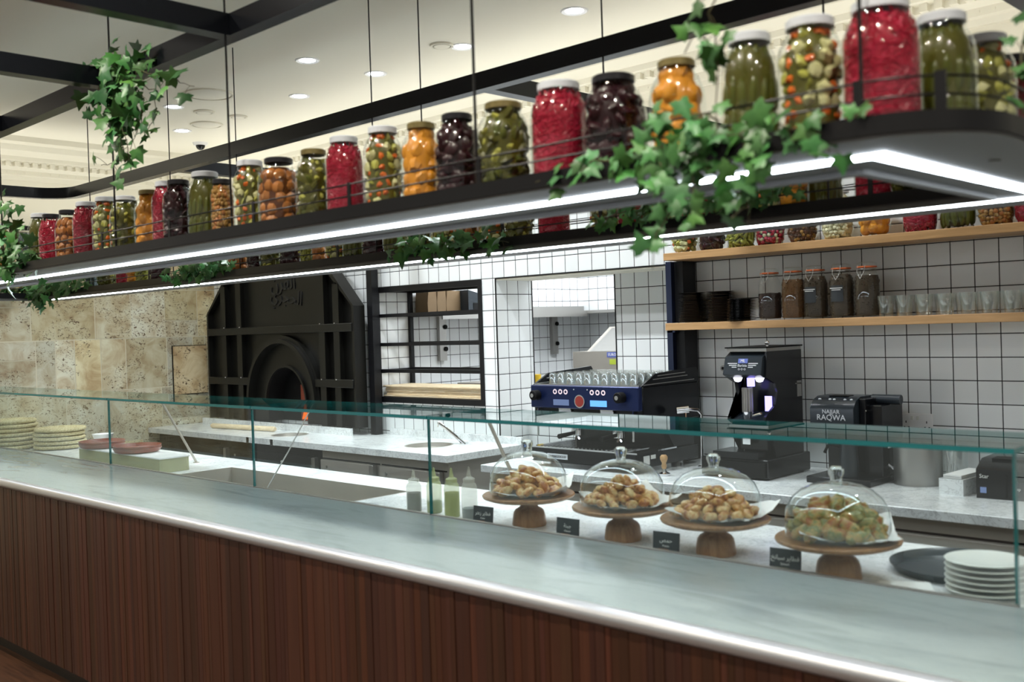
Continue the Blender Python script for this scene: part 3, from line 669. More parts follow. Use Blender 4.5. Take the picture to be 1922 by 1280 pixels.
# top frame
fr = empty('ceiling_frame', (0, 0, 0), 0, 'black steel grid frame hung under the ceiling above jars', 'frame'); FZ = 2.555; FH = .07
m = MB().mat('frame'); m.box(-8.0, .2, 1.745, 1.80, FZ, FZ+FH); m.build('front_beam', fr)
m = MB().mat('frame'); m.box(-6.75, .2, 2.885, 2.94, FZ, FZ+FH); m.build('rear_beam', fr)
R_ = .25; cxx, cyy = -6.75, 2.94-R_-.0
A_ = [(cxx-R_*math.sin(PI/2*i/10), cyy+R_*math.cos(PI/2*i/10)) for i in range(11)]; B_ = [(cxx-(R_-.055)*math.sin(PI/2*i/10), cyy+(R_-.055)*math.cos(PI/2*i/10)) for i in range(11)]
m = MB().mat('frame'); m.prism(A_+B_[::-1], FZ, FZ+FH); o = m.build('corner_beam', fr)
m = MB().mat('frame'); m.box(-7.0, -6.945, .3, cyy, FZ, FZ+FH); m.build('end_beam', fr)
for X in (-4.87, -3.80, -2.92): m = MB().mat('frame'); m.box(X-.03, X+.03, .3, 1.744, FZ, FZ+FH); m.build('cross_beam', fr)
for X in (-5.45, -2.92, -1.05): m = MB().mat('frame'); m.box(X-.03, X+.03, 2.941, 4.655, FZ, FZ+FH); m.build('cross_beam', fr)
WR = 0
for X, zt in ((-4.85, CZ), (-3.72, CZ), (-2.90, CZ), (-1.775, CZ), (-.80, CZ)):
    m = MB().mat('black'); m.tube([(X, 1.735, zt), (X, 1.735, RZ1b)], .0038, 6); WR += 1
    tag(m.build('hanging_rod'), 'thin black front rod holding the ring shelf '+('at its far end', 'under the hanging ivy', 'beside the onion jar', 'in front of the dark beetroot jar', 'near the rounded corner')[WR-1], 'rod', 'front rods of the ring shelf')
for i, X in enumerate((-6.57, -5.50, -4.78, -3.63, -3.295, -2.30, -1.45)):
    m = MB().mat('black'); m.tube([(X, 2.9, CZ), (X, 2.9, RZ1b)], .0032, 6)
    tag(m.build('hanging_rod'), 'thin black rear rod from ceiling through rear beam, '+('above the stone wall corner', 'before the stone wall', 'before the oven', 'left of the niche rack', 'above the niche rack', 'before the pass opening', 'before the oak shelves')[i], 'rod', 'rear rods of the ring shelf')
# ------------------------------------------------------------------ ceiling fixtures
def downlight(px, py, on=True, r=.045, label=''):
    p = atZ(px, py, CZ); e = empty('downlight', (p.x, p.y, CZ), 0, label, 'ceiling light', 'recessed ceiling downlights')
    m = MB().mat('white'); m.lathe([(r, -.001), (r+.018, -.006), (r+.024, -.0005)], (0, 0, 0), 24, cap=False); m.build('trim_ring', e)
    m = MB().mat('lamp'); m.lathe([(0, -.002), (r, -.002)], (0, 0, 0), 24, cap=False); m.build('lens', e)
    return p
dl = [(577, 113, 'round lit downlight above the left frame bay, brightest one'), (326, 200, 'lit downlight beside the hanging ivy'), (1078, 20, 'lit downlight near the top of the picture'), (705, 138, 'small lit downlight between two hanging rods'),
      (562, 180, 'small lit downlight left of the long rod'), (868, 87, 'lit downlight crossed by a hanging rod'), (342, 245, 'small distant downlight near the left cornice'), (945, -12, 'bright downlight cut by the picture top')]
dpos = [downlight(a, b, label=c) for a, b, c in dl]
for px, py, r, lb in ((392, 176, .14, 'wide round flush ceiling speaker'), (388, 233, .10, 'round flush ceiling speaker nearer the cornice'), (383, 209, .055, 'small round ceiling cap between two speakers'), (829, 84, .05, 'small round ceiling cap near a downlight'), (447, 218, .05, 'small round ceiling cap beside the long rod')):
    p = atZ(px, py, CZ); m = MB().mat('ceil'); m.lathe([(0, -.012), (r*.85, -.012), (r, -.001)], (p.x, p.y, CZ), 32, cap=False); m.mat('plaster'); m.lathe([(r, -.010), (r+.012, -.010), (r+.014, -.001)], (p.x, p.y, CZ), 32, cap=False); tag(m.build('ceiling_speaker'), lb, 'ceiling disc')
p = atZ(376, 268, CZ); e = empty('dome_camera', (p.x, p.y, CZ), 0, 'small black dome security camera on the ceiling', 'camera'); m = MB().mat('white'); m.lathe([(.05, -.02), (.06, 0)], (0, 0, 0), 20); m.build('base', e); m = MB().mat('plasticblk'); m.ball((0, 0, -.022), .036, nu=14, nv=8); m.build('dome', e)
# ------------------------------------------------------------------ pickle jars
def rmat(): return Matrix.Rotation(random.uniform(0, 2*PI), 3, 'Z') @ Matrix.Rotation(random.uniform(0, PI), 3, 'X') @ Matrix.Rotation(random.uniform(0, PI), 3, 'Z')
SH = {  # outer glass profiles (r, z) and lid (r, z0, z1)
 'tall': ([(.0, .002), (.060, .002), (.070, .008), (.0735, .02), (.0735, .165), (.070, .186), (.060, .205), (.052, .216), (.0505, .236)], (.0535, .228, .248)),
 'round': ([(.0, .002), (.056, .002), (.068, .010), (.074, .03), (.075, .14), (.071, .165), (.060, .188), (.048, .202), (.045, .222)], (.0495, .214, .232)),
 'slim': ([(.0, .002), (.042, .002), (.050, .008), (.053, .02), (.053, .150), (.049, .166), (.040, .178), (.038, .198)], (.042, .190, .207)),
 'bowl': ([(.0, .002), (.045, .002), (.062, .014), (.073, .045), (.075, .09), (.073, .15), (.062, .185), (.054, .198), (.052, .222)], (.0555, .214, .234)),
}
def rad(prof, z):
    for (r0, z0), (r1, z1) in zip(prof[1:], prof[2:]):
        if z0 <= z <= z1 and z1 > z0: return r0+(r1-r0)*(z-z0)/(z1-z0)
    return prof[-1][0]
KIND = {  # core, list of (material, size, orientation, weight), label words
 'P': ('pink', [('pink', (.0042, .0042, .024), 'r', 5), ('pinkl', (.004, .004, .022), 'r', 2)], 'shredded pink turnip'),
 'D': ('beetcore', [('beet', (.024, .012, .026), 'r', 1)], 'dark beetroot'),
 'C': ('olive', [('cuke', (.0125, .0125, .042), 'v', 1)], 'whole upright green cucumber'),
 'G': ('olive', [('olive', (.015, .015, .030), 'r', 2), ('cuke', (.014, .014, .026), 'r', 1), ('pepper', (.012, .012, .018), 'r', 1)], 'olive green vegetable'),
 'M': ('brine', [('cauli', (.021, .017, .018), 'r', 4), ('carrot', (.015, .014, .011), 'r', 5), ('pepper', (.020, .011, .018), 'r', 4), ('cukel', (.014, .008, .018), 'r', 2)], 'mixed vegetable'),
 'O': ('orange', [('orange', (.028, .026, .030), 'r', 1)], 'orange fruit'),
 'E': ('amberd', [('amber', (.024, .023, .026), 'r', 1)], 'amber brown baby aubergine'),
 'N': ('amberd', [('nut', (.010, .010, .010), 'r', 3), ('amber', (.011, .011, .011), 'r', 1)], 'small yellow brown bean'),
 'W': ('cauli', [('onion', (.011, .011, .011), 'r', 1)], 'small white onion'),
 'B': ('brown', [('brown', (.011, .010, .012), 'r', 2), ('nut', (.009, .009, .009), 'r', 1)], 'brown olive'),
 'L': ('olive', [('cukel', (.008, .008, .024), 'r', 1)], 'light green gherkin'),
 'R': ('clearb', [('pinkl', (.012, .012, .009), 'r', 2), ('onion', (.010, .010, .010), 'r', 1), ('pink', (.012, .012, .008), 'r', 1)], 'pink and white radish'),
 'T': ('clearb', [('clearb', (.010, .010, .03), 'v', 1)], 'pale blue grey pickle'),
}
gm, lm, cm = {}, {}, {}
for k, (pr, (lr, z0, z1)) in SH.items():
    m = MB().mat('jarglass'); m.lathe(pr, n=28, cap=False); gm[k] = m.mesh('jar_glass')
    for lid in ('lidwhite', 'lidblack', 'lidgold'):
        m = MB().mat(lid); m.lathe([(lr-.003, z0), (lr, z0+.001), (lr, z1-.003), (lr-.004, z1), (lr-.012, z1-.001), (0, z1-.001)], n=28, cap=False); lm[k, lid] = m.mesh('jar_lid')
def contents(kind, shape):
    if (kind, shape) in cm: return cm[kind, shape]
    core, items, _ = KIND[kind]; pr = SH[shape][0]; top = pr[-1][1]-.022
    m = MB().mat(core); m.lathe([(0, .006)]+[(max(.001, rad(pr, z)-(.015 if kind not in 'PC' else .010 if kind == 'C' else .005)), z) for z in [top*i/12+.006*(1-i/12) for i in range(1, 13)]]+[(0, top)], n=20, cap=False)
    bag = [it for it in items for _ in range(it[3])]
    big = max(items[0][1]); mean = (items[0][1][0]*items[0][1][1]*items[0][1][2])**(1/3)
    if items[0][2] == 'v':
        z = .008+big
        while z < top-.2*big:
            n = int(2*PI*(.055)/(items[0][1][0]*1.9)); a0 = random.random()
            for i in range(n):
                it = random.choice(bag); a = 2*PI*(i+a0)/n; zz = min(z+random.uniform(-.006, .006), top-it[1][2]*.7); R = rad(pr, min(zz+it[1][2]*.7, top))-it[1][0]-.003
                q = Matrix.Rotation(a, 3, 'Z') @ Matrix.Rotation(random.uniform(-.12, .12), 3, 'X'); m.mat(it[0]); m.ball((R*math.cos(a), R*math.sin(a), zz), it[1], q, 7, 6, .04)
            z += big*1.55
    else:
        z = .006+mean*.9; step = mean*(1.45 if kind != 'P' else 1.1)
        while z < top:
            n = max(5, int(2*PI*.055/(mean*(1.6 if kind != 'P' else 1.7)))); a0 = random.random()
            for i in range(n):
                it = random.choice(bag); a = 2*PI*(i+a0+random.uniform(-.25, .25))/n; R = rad(pr, min(z+.004, top))-mean-.003+random.uniform(-.002, .001)
                m.mat(it[0])
                if kind == 'P': q = Matrix.Rotation(a+PI/2, 3, 'Z') @ Matrix.Rotation(random.uniform(0, PI), 3, 'Y'); R = rad(pr, min(z+.004, top))-.008; m.ball((R*math.cos(a), R*math.sin(a), z+random.uniform(-.004, .004)), it[1], q, 4, 4)
                else: m.ball((R*math.cos(a), R*math.sin(a), z+random.uniform(-.005, .005)), tuple(v*random.uniform(.75, 1.15) for v in it[1]) if kind in 'MG' else it[1], rmat(), 7, 5, .20 if kind in 'MG' else .05)
            z += step
    cm[kind, shape] = m.mesh('jar_contents'); return cm[kind, shape]
used = set()
def jar(x, y, z, kind, shape, lid, where, group, sc=1.0):
    l = {'lidwhite': 'white', 'lidblack': 'black', 'lidgold': 'gold'}[lid]
    lab = '%s jar, %s lid, %s' % (KIND[kind][2], l, where)
    assert len(lab.split()) <= 16, lab
    assert lab not in used, lab
    used.add(lab)
    e = empty('pickle_jar', (x, y, z), random.uniform(0, 6.28), lab, 'jar', group); e.scale = (sc, sc, .97 if 'ring' in group else 1)
    for nm, me in (('jar_glass', gm[shape]), ('lid', lm[shape, lid]), ('contents', contents(kind, shape))):
        o = bpy.data.objects.new(nm, me); col.objects.link(o); o.parent = e
    return e
Wt, Bk, Gd = 'lidwhite', 'lidblack', 'lidgold'
JF = [  # px left, px right, py mid, kind, shape, lid, where
 (-22, 18, 440, 'M', 'tall', Wt, 'cut by the far end of front shelf'), (36, 58, 445, 'T', 'slim', Bk, 'among ivy at front shelf end'),
 (58, 96, 430, 'C', 'tall', Wt, 'in front shelf, next to grey blue jar'), (82, 114, 440, 'P', 'round', Bk, 'in front shelf, short, above the stone wall'),
 (113, 146, 435, 'E', 'round', Bk, 'in front shelf, between two pink jars'), (145, 181, 420, 'P', 'tall', Wt, 'in front shelf, tall, above stone wall'),
 (178, 222, 415, 'M', 'tall', Wt, 'in front shelf, behind the ivy drop'), (209, 262, 415, 'G', 'round', Wt, 'in front shelf, crossed by a rod'),
 (263, 300, 410, 'O', 'round', Gd, 'in front shelf, small orange one at stone wall'), (290, 338, 390, 'P', 'tall', Wt, 'in front shelf, overlapping a dark jar'),
 (316, 356, 385, 'D', 'round', Bk, 'in front shelf, half hidden by cucumbers'), (353, 418, 370, 'C', 'tall', Wt, 'in front shelf, above oven left edge'),
 (397, 438, 385, 'N', 'slim', Bk, 'in front shelf, slim one before rod'), (439, 502, 360, 'M', 'tall', Wt, 'in front shelf, above the oven door'),
 (489, 560, 355, 'E', 'round', Bk, 'in front shelf, above the oven'), (561, 619, 345, 'G', 'round', Gd, 'in front shelf, left of tall pink jar'),
 (616, 678, 325, 'P', 'tall', Wt, 'in front shelf, over the steel post'), (678, 762, 315, 'M', 'tall', Wt, 'in front shelf, above the niche rack'),
 (763, 822, 315, 'O', 'round', Gd, 'in front shelf, above the niche rack'), (822, 898, 300, 'D', 'round', Bk, 'in front shelf, crossed by the front rod'),
 (900, 993, 285, 'G', 'round', Gd, 'in front shelf, above the pass opening'), (999, 1101, 235, 'P', 'tall', Wt, 'in front shelf, above the pass opening'),
 (1101, 1206, 235, 'D', 'round', Bk, 'in front shelf, right of big pink jar'), (1226, 1318, 220, 'O', 'round', Gd, 'in front shelf, behind the ivy'),
 (1356, 1460, 150, 'C', 'tall', Wt, 'in front shelf, right of climbing ivy'), (1462, 1582, 130, 'M', 'tall', Wt, 'in front shelf, beside the biggest pink jar'),
 (1583, 1725, 110, 'P', 'tall', Wt, 'in front shelf, biggest one near corner')]
JY = 1.865; FR = []; FS = {}
def spread(L, y0, S=None):
    L.sort(key=lambda q: q[0]); done = []
    for b in L:
        R = SH[b[5]][0][4][0]; best = None; s0 = S[b[7]] if S else 1
        for y in (y0, y0+.075, y0-.035):
            x = atY(b[2], b[3], y).x
            al = min([math.hypot(x-p[0], y-p[1])-p[2] for p in done[-4:]] or [1])-.001
            sc_ = min(s0, al/R)
            if best is None or sc_ > best[0]+(.0 if best[0] < .94*s0 else 9): best = (sc_, x, y)
        sc_, x, y = best; sc_ = max(sc_, .7); b[0], b[1] = x, y; b.append(sc_); done.append((x, y, R*sc_))
for l, r, py, k, sh, lid, wh in JF:
    c = atY((l+r)/2, py, JY); p0 = atY(l, py, JY); p1 = atY(r, py, JY)
    d = (Vector((c.x, JY, 0))).length; width = (r-l)/F*((c-Vector((0, 0, EYE))).dot(fwd))/math.sqrt(1+(((l+r)/2-961)/F)**2)
    rr = SH[sh][0][4][0]
    FS[wh] = max(.78, min(1.0, width/2/rr*(1.07 if sh != 'round' else 1.17))); FR.append([c.x, JY, (l+r)/2, py, k, sh, lid, wh])
spread(FR, JY, FS)
for q in FR: jar(q[0], q[1], RZ1b, q[4], q[5], q[6], q[7], 'jars on the front run of the ring shelf', q[8])
JR = [(1768, 90, 2.02, 'C', 'tall', Wt, 'at the rounded shelf corner'), (1847, 120, 2.36, 'M', 'tall', Wt, 'on the short right run of the shelf'),
      (1897, 140, 2.53, 'P', 'round', Bk, 'on the short right run of the shelf'), (1930, 150, 2.74, 'C', 'tall', Wt, 'far along the short right run')]
for px, py, yy, k, sh, lid, wh in JR:
    c = atX(px, py, -.775); jar(-.775, c.y, RZ1b, k, sh, lid, wh, 'jars on the right run of the ring shelf', .86)
JB = [(30, 545, 'M', 'round', Bk, 'in rear shelf, under the far ivy'), (172, 520, 'T', 'slim', Bk, 'in rear shelf, right of far ivy'), (201, 515, 'G', 'round', Gd, 'in rear shelf, above the pan well'), (231, 512, 'P', 'slim', Wt, 'in rear shelf, small red patch above stone wall'),
      (250, 510, 'O', 'slim', Gd, 'in rear shelf, above the stone wall'), (268, 508, 'L', 'slim', Gd, 'in rear shelf, above the stone wall'), (299, 505, 'D', 'round', Bk, 'in rear shelf, left of small ivy'), (400, 495, 'G', 'round', Wt, 'in rear shelf, by the small ivy'),
      (449, 492, 'E', 'round', Gd, 'in rear shelf, above oven top'), (479, 490, 'D', 'slim', Bk, 'in rear shelf, left above the oven top'), (510, 487, 'G', 'round', Bk, 'in rear shelf, between two dark jars'), (548, 484, 'D', 'round', Gd, 'in rear shelf, right above the oven'),
      (580, 480, 'L', 'slim', Bk, 'in rear shelf, above oven right side'), (600, 478, 'E', 'slim', Bk, 'in rear shelf, above oven right side'), (635, 475, 'M', 'round', Bk, 'in rear shelf, above navy post'), (668, 470, 'C', 'tall', Bk, 'in rear shelf, above navy post'),
      (705, 465, 'D', 'tall', Bk, 'in rear shelf, above the niche rack'), (745, 462, 'C', 'round', Gd, 'in rear shelf, left of long ivy'), (790, 455, 'G', 'tall', Bk, 'in rear shelf, behind long ivy'), (835, 450, 'M', 'round', Bk, 'in rear shelf, behind long ivy'),
      (880, 445, 'E', 'round', Bk, 'in rear shelf, behind long ivy'), (925, 440, 'M', 'tall', Bk, 'in rear shelf, right end of long ivy'), (975, 432, 'G', 'tall', Bk, 'in rear shelf, left of the red jar'), (1040, 420, 'P', 'tall', Bk, 'in rear shelf, beside the bright wall gap'),
      (1135, 405, 'M', 'tall', Bk, 'in rear shelf, right of bright wall gap'), (1192, 398, 'P', 'round', Bk, 'in rear shelf, behind dense ivy'), (1248, 392, 'E', 'round', Gd, 'in rear shelf, behind dense ivy'), (1310, 385, 'P', 'tall', Wt, 'in rear shelf, behind dense ivy'),
      (1372, 378, 'C', 'round', Wt, 'in rear shelf, behind dense ivy'), (1440, 370, 'M', 'round', Wt, 'in rear shelf, behind dense ivy'), (1490, 365, 'O', 'slim', Bk, 'in rear shelf, right end of dense ivy'), (1545, 360, 'C', 'tall', Gd, 'in rear shelf, left of narrow wall gap'),
      (1645, 345, 'P', 'tall', Gd, 'in rear shelf, right of narrow wall gap'), (1712, 345, 'G', 'round', Wt, 'in rear shelf, near the corner'), (1752, 345, 'O', 'slim', Gd, 'in rear shelf, at the corner')]
BR = []
for px, py, k, sh, lid, wh in JB:
    BR.append([atY(px, py, 2.95).x, 2.95, px, py, k, sh, lid, wh])
spread(BR, 2.95, {q[7]: .86 for q in BR})
for q in BR: jar(q[0], q[1], RZ1b, q[4], q[5], q[6], q[7], 'jars on the rear run of the ring shelf', q[8])
JS = [(1285, 455, 'M', 'first'), (1336, 450, 'D', ''), (1391, 445, 'L', ''), (1445, 440, 'R', ''), (1506, 432, 'B', ''), (1572, 428, 'W', ''), (1641, 420, 'O', ''), (1727, 410, 'P', ''), (1798, 405, 'C', ''), (1870, 400, 'N', ''), (1940, 395, 'P', 'cut by the picture edge')]
for px, py, k, wh in JS:
    c = atY(px, py, 4.50); jar(c.x, 4.50, U1+.0003, k, 'bowl', Wt if k in 'MDLRBWOPCN' else Bk, 'on the upper oak shelf'+(' cut by picture edge' if px > 1900 else ''), 'jars on the upper oak shelf', 1.0)

# ------------------------------------------------------------------ lower oak shelf
m = MB().mat('saucer'); m.lathe([(0, 0), (.040, 0), (.044, .002), (.072, .0062), (.073, .0075), (.071, .0082), (.044, .005), (0, .0045)], n=32, cap=False); saucer = m.mesh('saucer')
def stack(px, py, Y, n, z0, me, pitch, nm, lab, cat, grp, toplab=None):
    c = atY(px, py, Y)
    for i in range(n):
        o = inst(me, nm, (c.x+random.uniform(-.0012, .0012), Y+random.uniform(-.001, .001), z0+.0004+i*pitch), random.random()*6)
        tag(o, toplab if (toplab and i == n-1) else lab, cat, grp)
stack(1299, 575, 4.545, 20, L1, saucer, .0078, 'saucer', 'black saucer in the tall stack beside the navy post', 'saucer', 'saucers in the stack beside the navy post', 'topmost black saucer of the stack beside the navy post')
stack(1353, 572, 4.565, 20, L1, saucer, .0078, 'saucer', 'black saucer in the tall middle stack against the tiles', 'saucer', 'saucers in the middle stack', 'topmost black saucer of the tall middle stack')
stack(1392, 580, 4.477, 14, L1, saucer, .0078, 'saucer', 'black saucer in the shorter front stack beside clip jars', 'saucer', 'saucers in the short front stack', 'topmost black saucer of the shorter front stack')
cj = [(1445, 'coffee', .13, 'clip jar half filled with dark beans beside the saucers', 0), (1489, 'spice', .19, 'clip jar full of mixed brown spice without label', 0), (1531, 'tea', .2, 'clip jar of black tea with black label, nearer the spice', 1), (1580, 'tea', .2, 'clip jar of black tea with black label and open clasp', 1), (1628, 'tea', .19, 'clip jar of dark herbs beside the tumblers', 0)]
cpr = [(0, .002), (.045, .002), (.054, .01), (.056, .03), (.056, .165), (.050, .19), (.040, .205), (.039, .225)]
m = MB().mat('jarglass'); m.lathe(cpr, n=28, cap=False); cg = m.mesh('jar_glass')
for px, mt, fill, lb, lab in cj:
    c = atY(px, 550, 4.49); e = empty('clip_jar', (c.x, 4.49, L1+.0005), random.uniform(-.1, .1), lb, 'jar', 'clip jars on the lower oak shelf')
    o = bpy.data.objects.new('jar_glass', cg); col.objects.link(o); o.parent = e
    m = MB().mat(mt); m.lathe([(0, .006)]+[(rad(cpr, z)-.003, z) for z in [.008+(fill-.008)*i/10 for i in range(11)]]+[(0, fill+.004)], n=24, cap=False)
    for i in range(160):
        a = random.uniform(0, 2*PI); z = random.uniform(.012, fill); R = rad(cpr, z)-.005; m.ball((R*math.cos(a), R*math.sin(a), z), (.005, .004, .006), rmat(), 5, 4)
    m.build('contents', e)
    m = MB().mat('rubber'); m.lathe([(.041, .225), (.045, .226), (.045, .231), (.041, .232)], n=28, cap=False); m.build('rubber_seal', e)
    m = MB().mat('jarglass'); m.lathe([(.043, .232), (.045, .236), (.044, .246), (.036, .250), (0, .251)], n=28, cap=False); m.build('lid', e)
    m = MB().mat('steel'); m.tube([(-.018, -.046, .236), (-.018, -.056, .205), (.0, -.060, .175), (.018, -.056, .205), (.018, -.046, .236)], .0016, 5); m.tube([(.0405*math.cos(2*PI*i/16), .0405*math.sin(2*PI*i/16), .218) for i in range(16)], .0018, 5, True); m.build('wire_clasp', e)
    if lab:
        m = MB().mat('sign'); w = .55; vs = []; n = 8
        for zz in (.075, .15):
            for i in range(n+1): a = -PI/2-w/2*2+2*w*i/n; vs.append((.0568*math.cos(a), .0568*math.sin(a), zz))
        m.add(vs, [(i, i+1, n+1+i+1, n+1+i) for i in range(n)], True); m.mat('chalk')
        for zz, ww in ((.136, .030), (.128, .022)): m.box(-ww, ww, -.0584, -.0572, zz, zz+.0028)
        m.build('label', e)
gpr = [(0, .001), (.026, .001), (.029, .004), (.0375, .092), (.0358, .092), (.028, .014), (0, .012)]
m = MB().mat('tumbler'); m.lathe(gpr, n=20, cap=False); tum = m.mesh('tumbler')
xs = atY(1662, 570, 4.46).x; i = 0
while xs < -.95:
    for (yy, dx, g, lb) in ((4.455, 0, 'front row tumblers on the lower oak shelf', 'clear tumbler in the front row on the lower oak shelf'), (4.56, .035, 'back row tumblers on the lower oak shelf', 'clear tumbler in the back row on the lower oak shelf')):
        tag(inst(tum, 'tumbler', (xs+dx+random.uniform(-.004, .004), yy, L1+.0003), random.random()*6), lb, 'glass', g)
    xs += .090

# ------------------------------------------------------------------ espresso machine
EX0, EX1, EY0, EY1 = -3.735, -3.015, 4.0, 4.52
em = empty('espresso_machine', (0, 0, 0), 0, 'two group blue and black espresso machine topped with rows of glasses', 'coffee machine')
def part(name, par, mt, fn):
    m = MB().mat(mt); fn(m); return m.build(name, par)
part('front_panel', em, 'espblue', lambda m: m.box(EX0, EX1, EY0, EY0+.03, 1.168, 1.287, .004))
part('upper_body', em, 'plasticblk', lambda m: m.box(EX0+.003, EX1, EY0+.031, EY1, 1.10, 1.286, .004))
part('lower_body', em, 'plasticblk', lambda m: (m.box(EX0+.02, EX1-.005, EY0-.02, EY1-.01, .885, .958, .004), m.box(EX0+.04, EX1-.03, EY0+.32, EY1-.01, .958, 1.10), m.prism([(EY0+.20, 1.10), (EY0+.32, 1.10), (EY0+.32, .958), (EY0+.30, .958)], EX1-.04, EX1-.006, 'x')))
part('drip_tray', em, 'chrome', lambda m: (m.box(EX0+.018, EX1-.003, EY0-.024, EY0+.31, .958, .966), [m.box(EX0+.06+k*.026, EX0+.066+k*.026, EY0, EY0+.29, .966, .969) for k in range(23)]))
part('drip_front', em, 'plasticblk', lambda m: m.box(EX0+.02, EX1-.01, EY0-.024, EY0-.018, .89, .957))
for X in (EX0+.08, EX1-.08):
    for Y in (EY0+.05, EY1-.08): part('foot', em, 'chrome', lambda m: m.cyl((X, Y, WZ), .02, .027, 16))
for X in (EX0, EX1-.012):
    def wing(m, X=X):
        m.prism([(EY0+.02, 1.287), (EY0+.14, 1.345), (EY1-.02, 1.365), (EY1, 1.34), (EY1, 1.287)], X, X+.012, 'x')
    w = part('side_wing', em, 'plasticblk', wing)
    part('wing_slot', w, 'steel', lambda m, X=X: [m.prism([(EY0+a, z), (EY0+b, z+.006), (EY0+b, z+.010), (EY0+a, z+.004)], X-.0008, X+.0128, 'x') for a, b, z in ((.12, .42, 1.316), (.16, .40, 1.332), (.04, .48, 1.292))])
part('cup_rail', em, 'chrome', lambda m: (m.box(EX0+.012, EX1-.012, EY0+.02, EY0+.026, 1.287, 1.294), m.box(EX0+.012, EX1-.012, EY0+.03, EY1-.01, 1.286, 1.2895)))
for j, X in enumerate((EX0+.055, EX1-.10)):
    k = part('steam_knob', em, 'dark', lambda m: m.cyl((X, EY0-.045, 1.235), .027, .045, 16, 'y', .004))
    part('knob_cap', k, 'chrome', lambda m: m.cyl((X, EY0-.051, 1.235), .011, .006, 16, 'y'))
for j, g0 in enumerate((EX0+.175, EX0+.425)):
    for q in range(3): part('brew_button', em, 'btn', lambda m: m.lathe([(.007, 0), (.0135, 0), (.0135, .002), (.007, .002)], (g0+q*.037, EY0-.001, 1.255), 16, ax='y', cap=False))
    part('display', em, 'screen' if j else 'screendim', lambda m: m.box(g0-.012, g0+.095, EY0-.002, EY0-.0005, 1.184, 1.215))
bd = part('round_badge', em, 'chrome', lambda m: m.cyl((EX0+.345, EY0-.006, 1.208), .034, .005, 24, 'y')); part('badge_face', bd, 'red', lambda m: m.cyl((EX0+.345, EY0-.007, 1.208), .028, .002, 24, 'y'))
part('indicator_lights', em, 'chalk', lambda m: [m.cyl((EX0+x, EY0-.0015, 1.268), .003, .002, 8, 'y') for x in (.305, .395)])
for j, X in enumerate((EX0+.22, EX0+.50)):
    g = part('group_head', em, 'chrome', lambda m: (m.cyl((X, EY0+.12, 1.05), .032, .055, 20), m.box(X-.04, X+.04, EY0+.02, EY0+.2, 1.10, 1.168)))
    part('group_name', g, 'silverprint', lambda m: m.box(X-.035, X+.045, EY0+.018, EY0+.0195, 1.145, 1.16))
    pf = part('portafilter', em, 'chrome', lambda m: (m.cyl((X, EY0+.12, 1.018), .034, .03, 20), m.tube([(X, EY0+.12, 1.02), (X-.012, EY0+.12, .995)], .008), m.tube([(X, EY0+.12, 1.02), (X+.014, EY0+.12, .995)], .008)))
    part('handle', pf, 'dark', lambda m: m.tube([(X, EY0+.09, 1.032), (X+.01, EY0-.04, 1.026)], [.009, .013], 10))
for X in (EX0+.03, EX1-.06): part('steam_wand', em, 'chrome', lambda m: m.tube([(X, EY0+.03, 1.17), (X+.03, EY0-.01, 1.13), (X+.035, EY0-.02, 1.02)], .005, 8))
part('badge_plate', em, 'silverprint', lambda m: m.box(EX0+.13, EX0+.27, EY0-.026, EY0-.0245, .905, .932)); text('badge_text', 'LA MARZOCCO', .017, 'dark', (EX0+.20, EY0-.027, .918), FRONT, em)
part('side_sticker', em, 'chalk', lambda m: (m.box(EX1-.0048, EX1-.0038, EY0+.03, EY0+.08, .90, .945), m.box(EX1-.0048, EX1-.0038, EY0+.09, EY0+.13, .925, .945)))
M['shotglass'] = thin_glass('upturned shot glass', C(.985, .99, .99), .06, 2.5, .16)
m = MB().mat('shotglass'); m.lathe([(.0275, 0), (.029, 0), (.025, .052), (.022, .060), (0, .060), (0, .052), (.021, .052), (.0275, 0)], n=14, cap=False); shot = m.mesh('shot_glass')
for i in range(10):
    for j in range(6):
        tag(inst(shot, 'shot_glass', (EX0+.10+i*.060+random.uniform(-.003, .003), EY0+.08+j*.068+random.uniform(-.003, .003), 1.2898), 0), 'small upturned glass standing on top of the espresso machine' , 'glass', 'upturned glasses on the espresso machine')
# tamper, tap, coffee gear
c = atZ(1247, 893, WZ); tmx = empty('tamper', (c.x, c.y, WZ), 0, 'tamper with pale wooden handle between two glass domes', 'tamper')
part('base', tmx, 'chrome', lambda m: m.lathe([(0, 0), (.029, 0), (.029, .012), (.012, .02), (.010, .034), (0, .034)], n=20)); part('handle', tmx, 'oak', lambda m: m.lathe([(.009, .034), (.013, .045), (.010, .062), (.018, .080), (.0185, .092), (.012, .101), (0, .103)], n=20))
tw = empty('water_tap', (-2.885, 4.34, WZ), 0, 'chrome gooseneck tap beside the espresso machine', 'tap')
part('pipe', tw, 'chrome', lambda m: m.tube([(0, 0, 0), (0, 0, .27), (-.01, -.015, .295), (-.04, -.05, .30)], .009, 10)); part('spout', tw, 'chrome', lambda m: (m.tube([(-.04, -.05, .30), (-.085, -.09, .295)], .019, 12), m.tube([(-.05, -.06, .29), (-.05, -.06, .26)], .006))); part('base', tw, 'chrome', lambda m: m.cyl((0, 0, 0), .024, .012))
m = MB().mat('steel'); c = atY(1359, 691, WY); m.cyl((c.x, WY-.012, c.z), .016, .012, 16, 'y'); m.mat('dark'); m.cyl((c.x, WY-.014, c.z), .008, .003, 12, 'y'); tag(m.build('wall_fitting'), 'small round steel stud on the tiles left of the grinder', 'wall fitting')
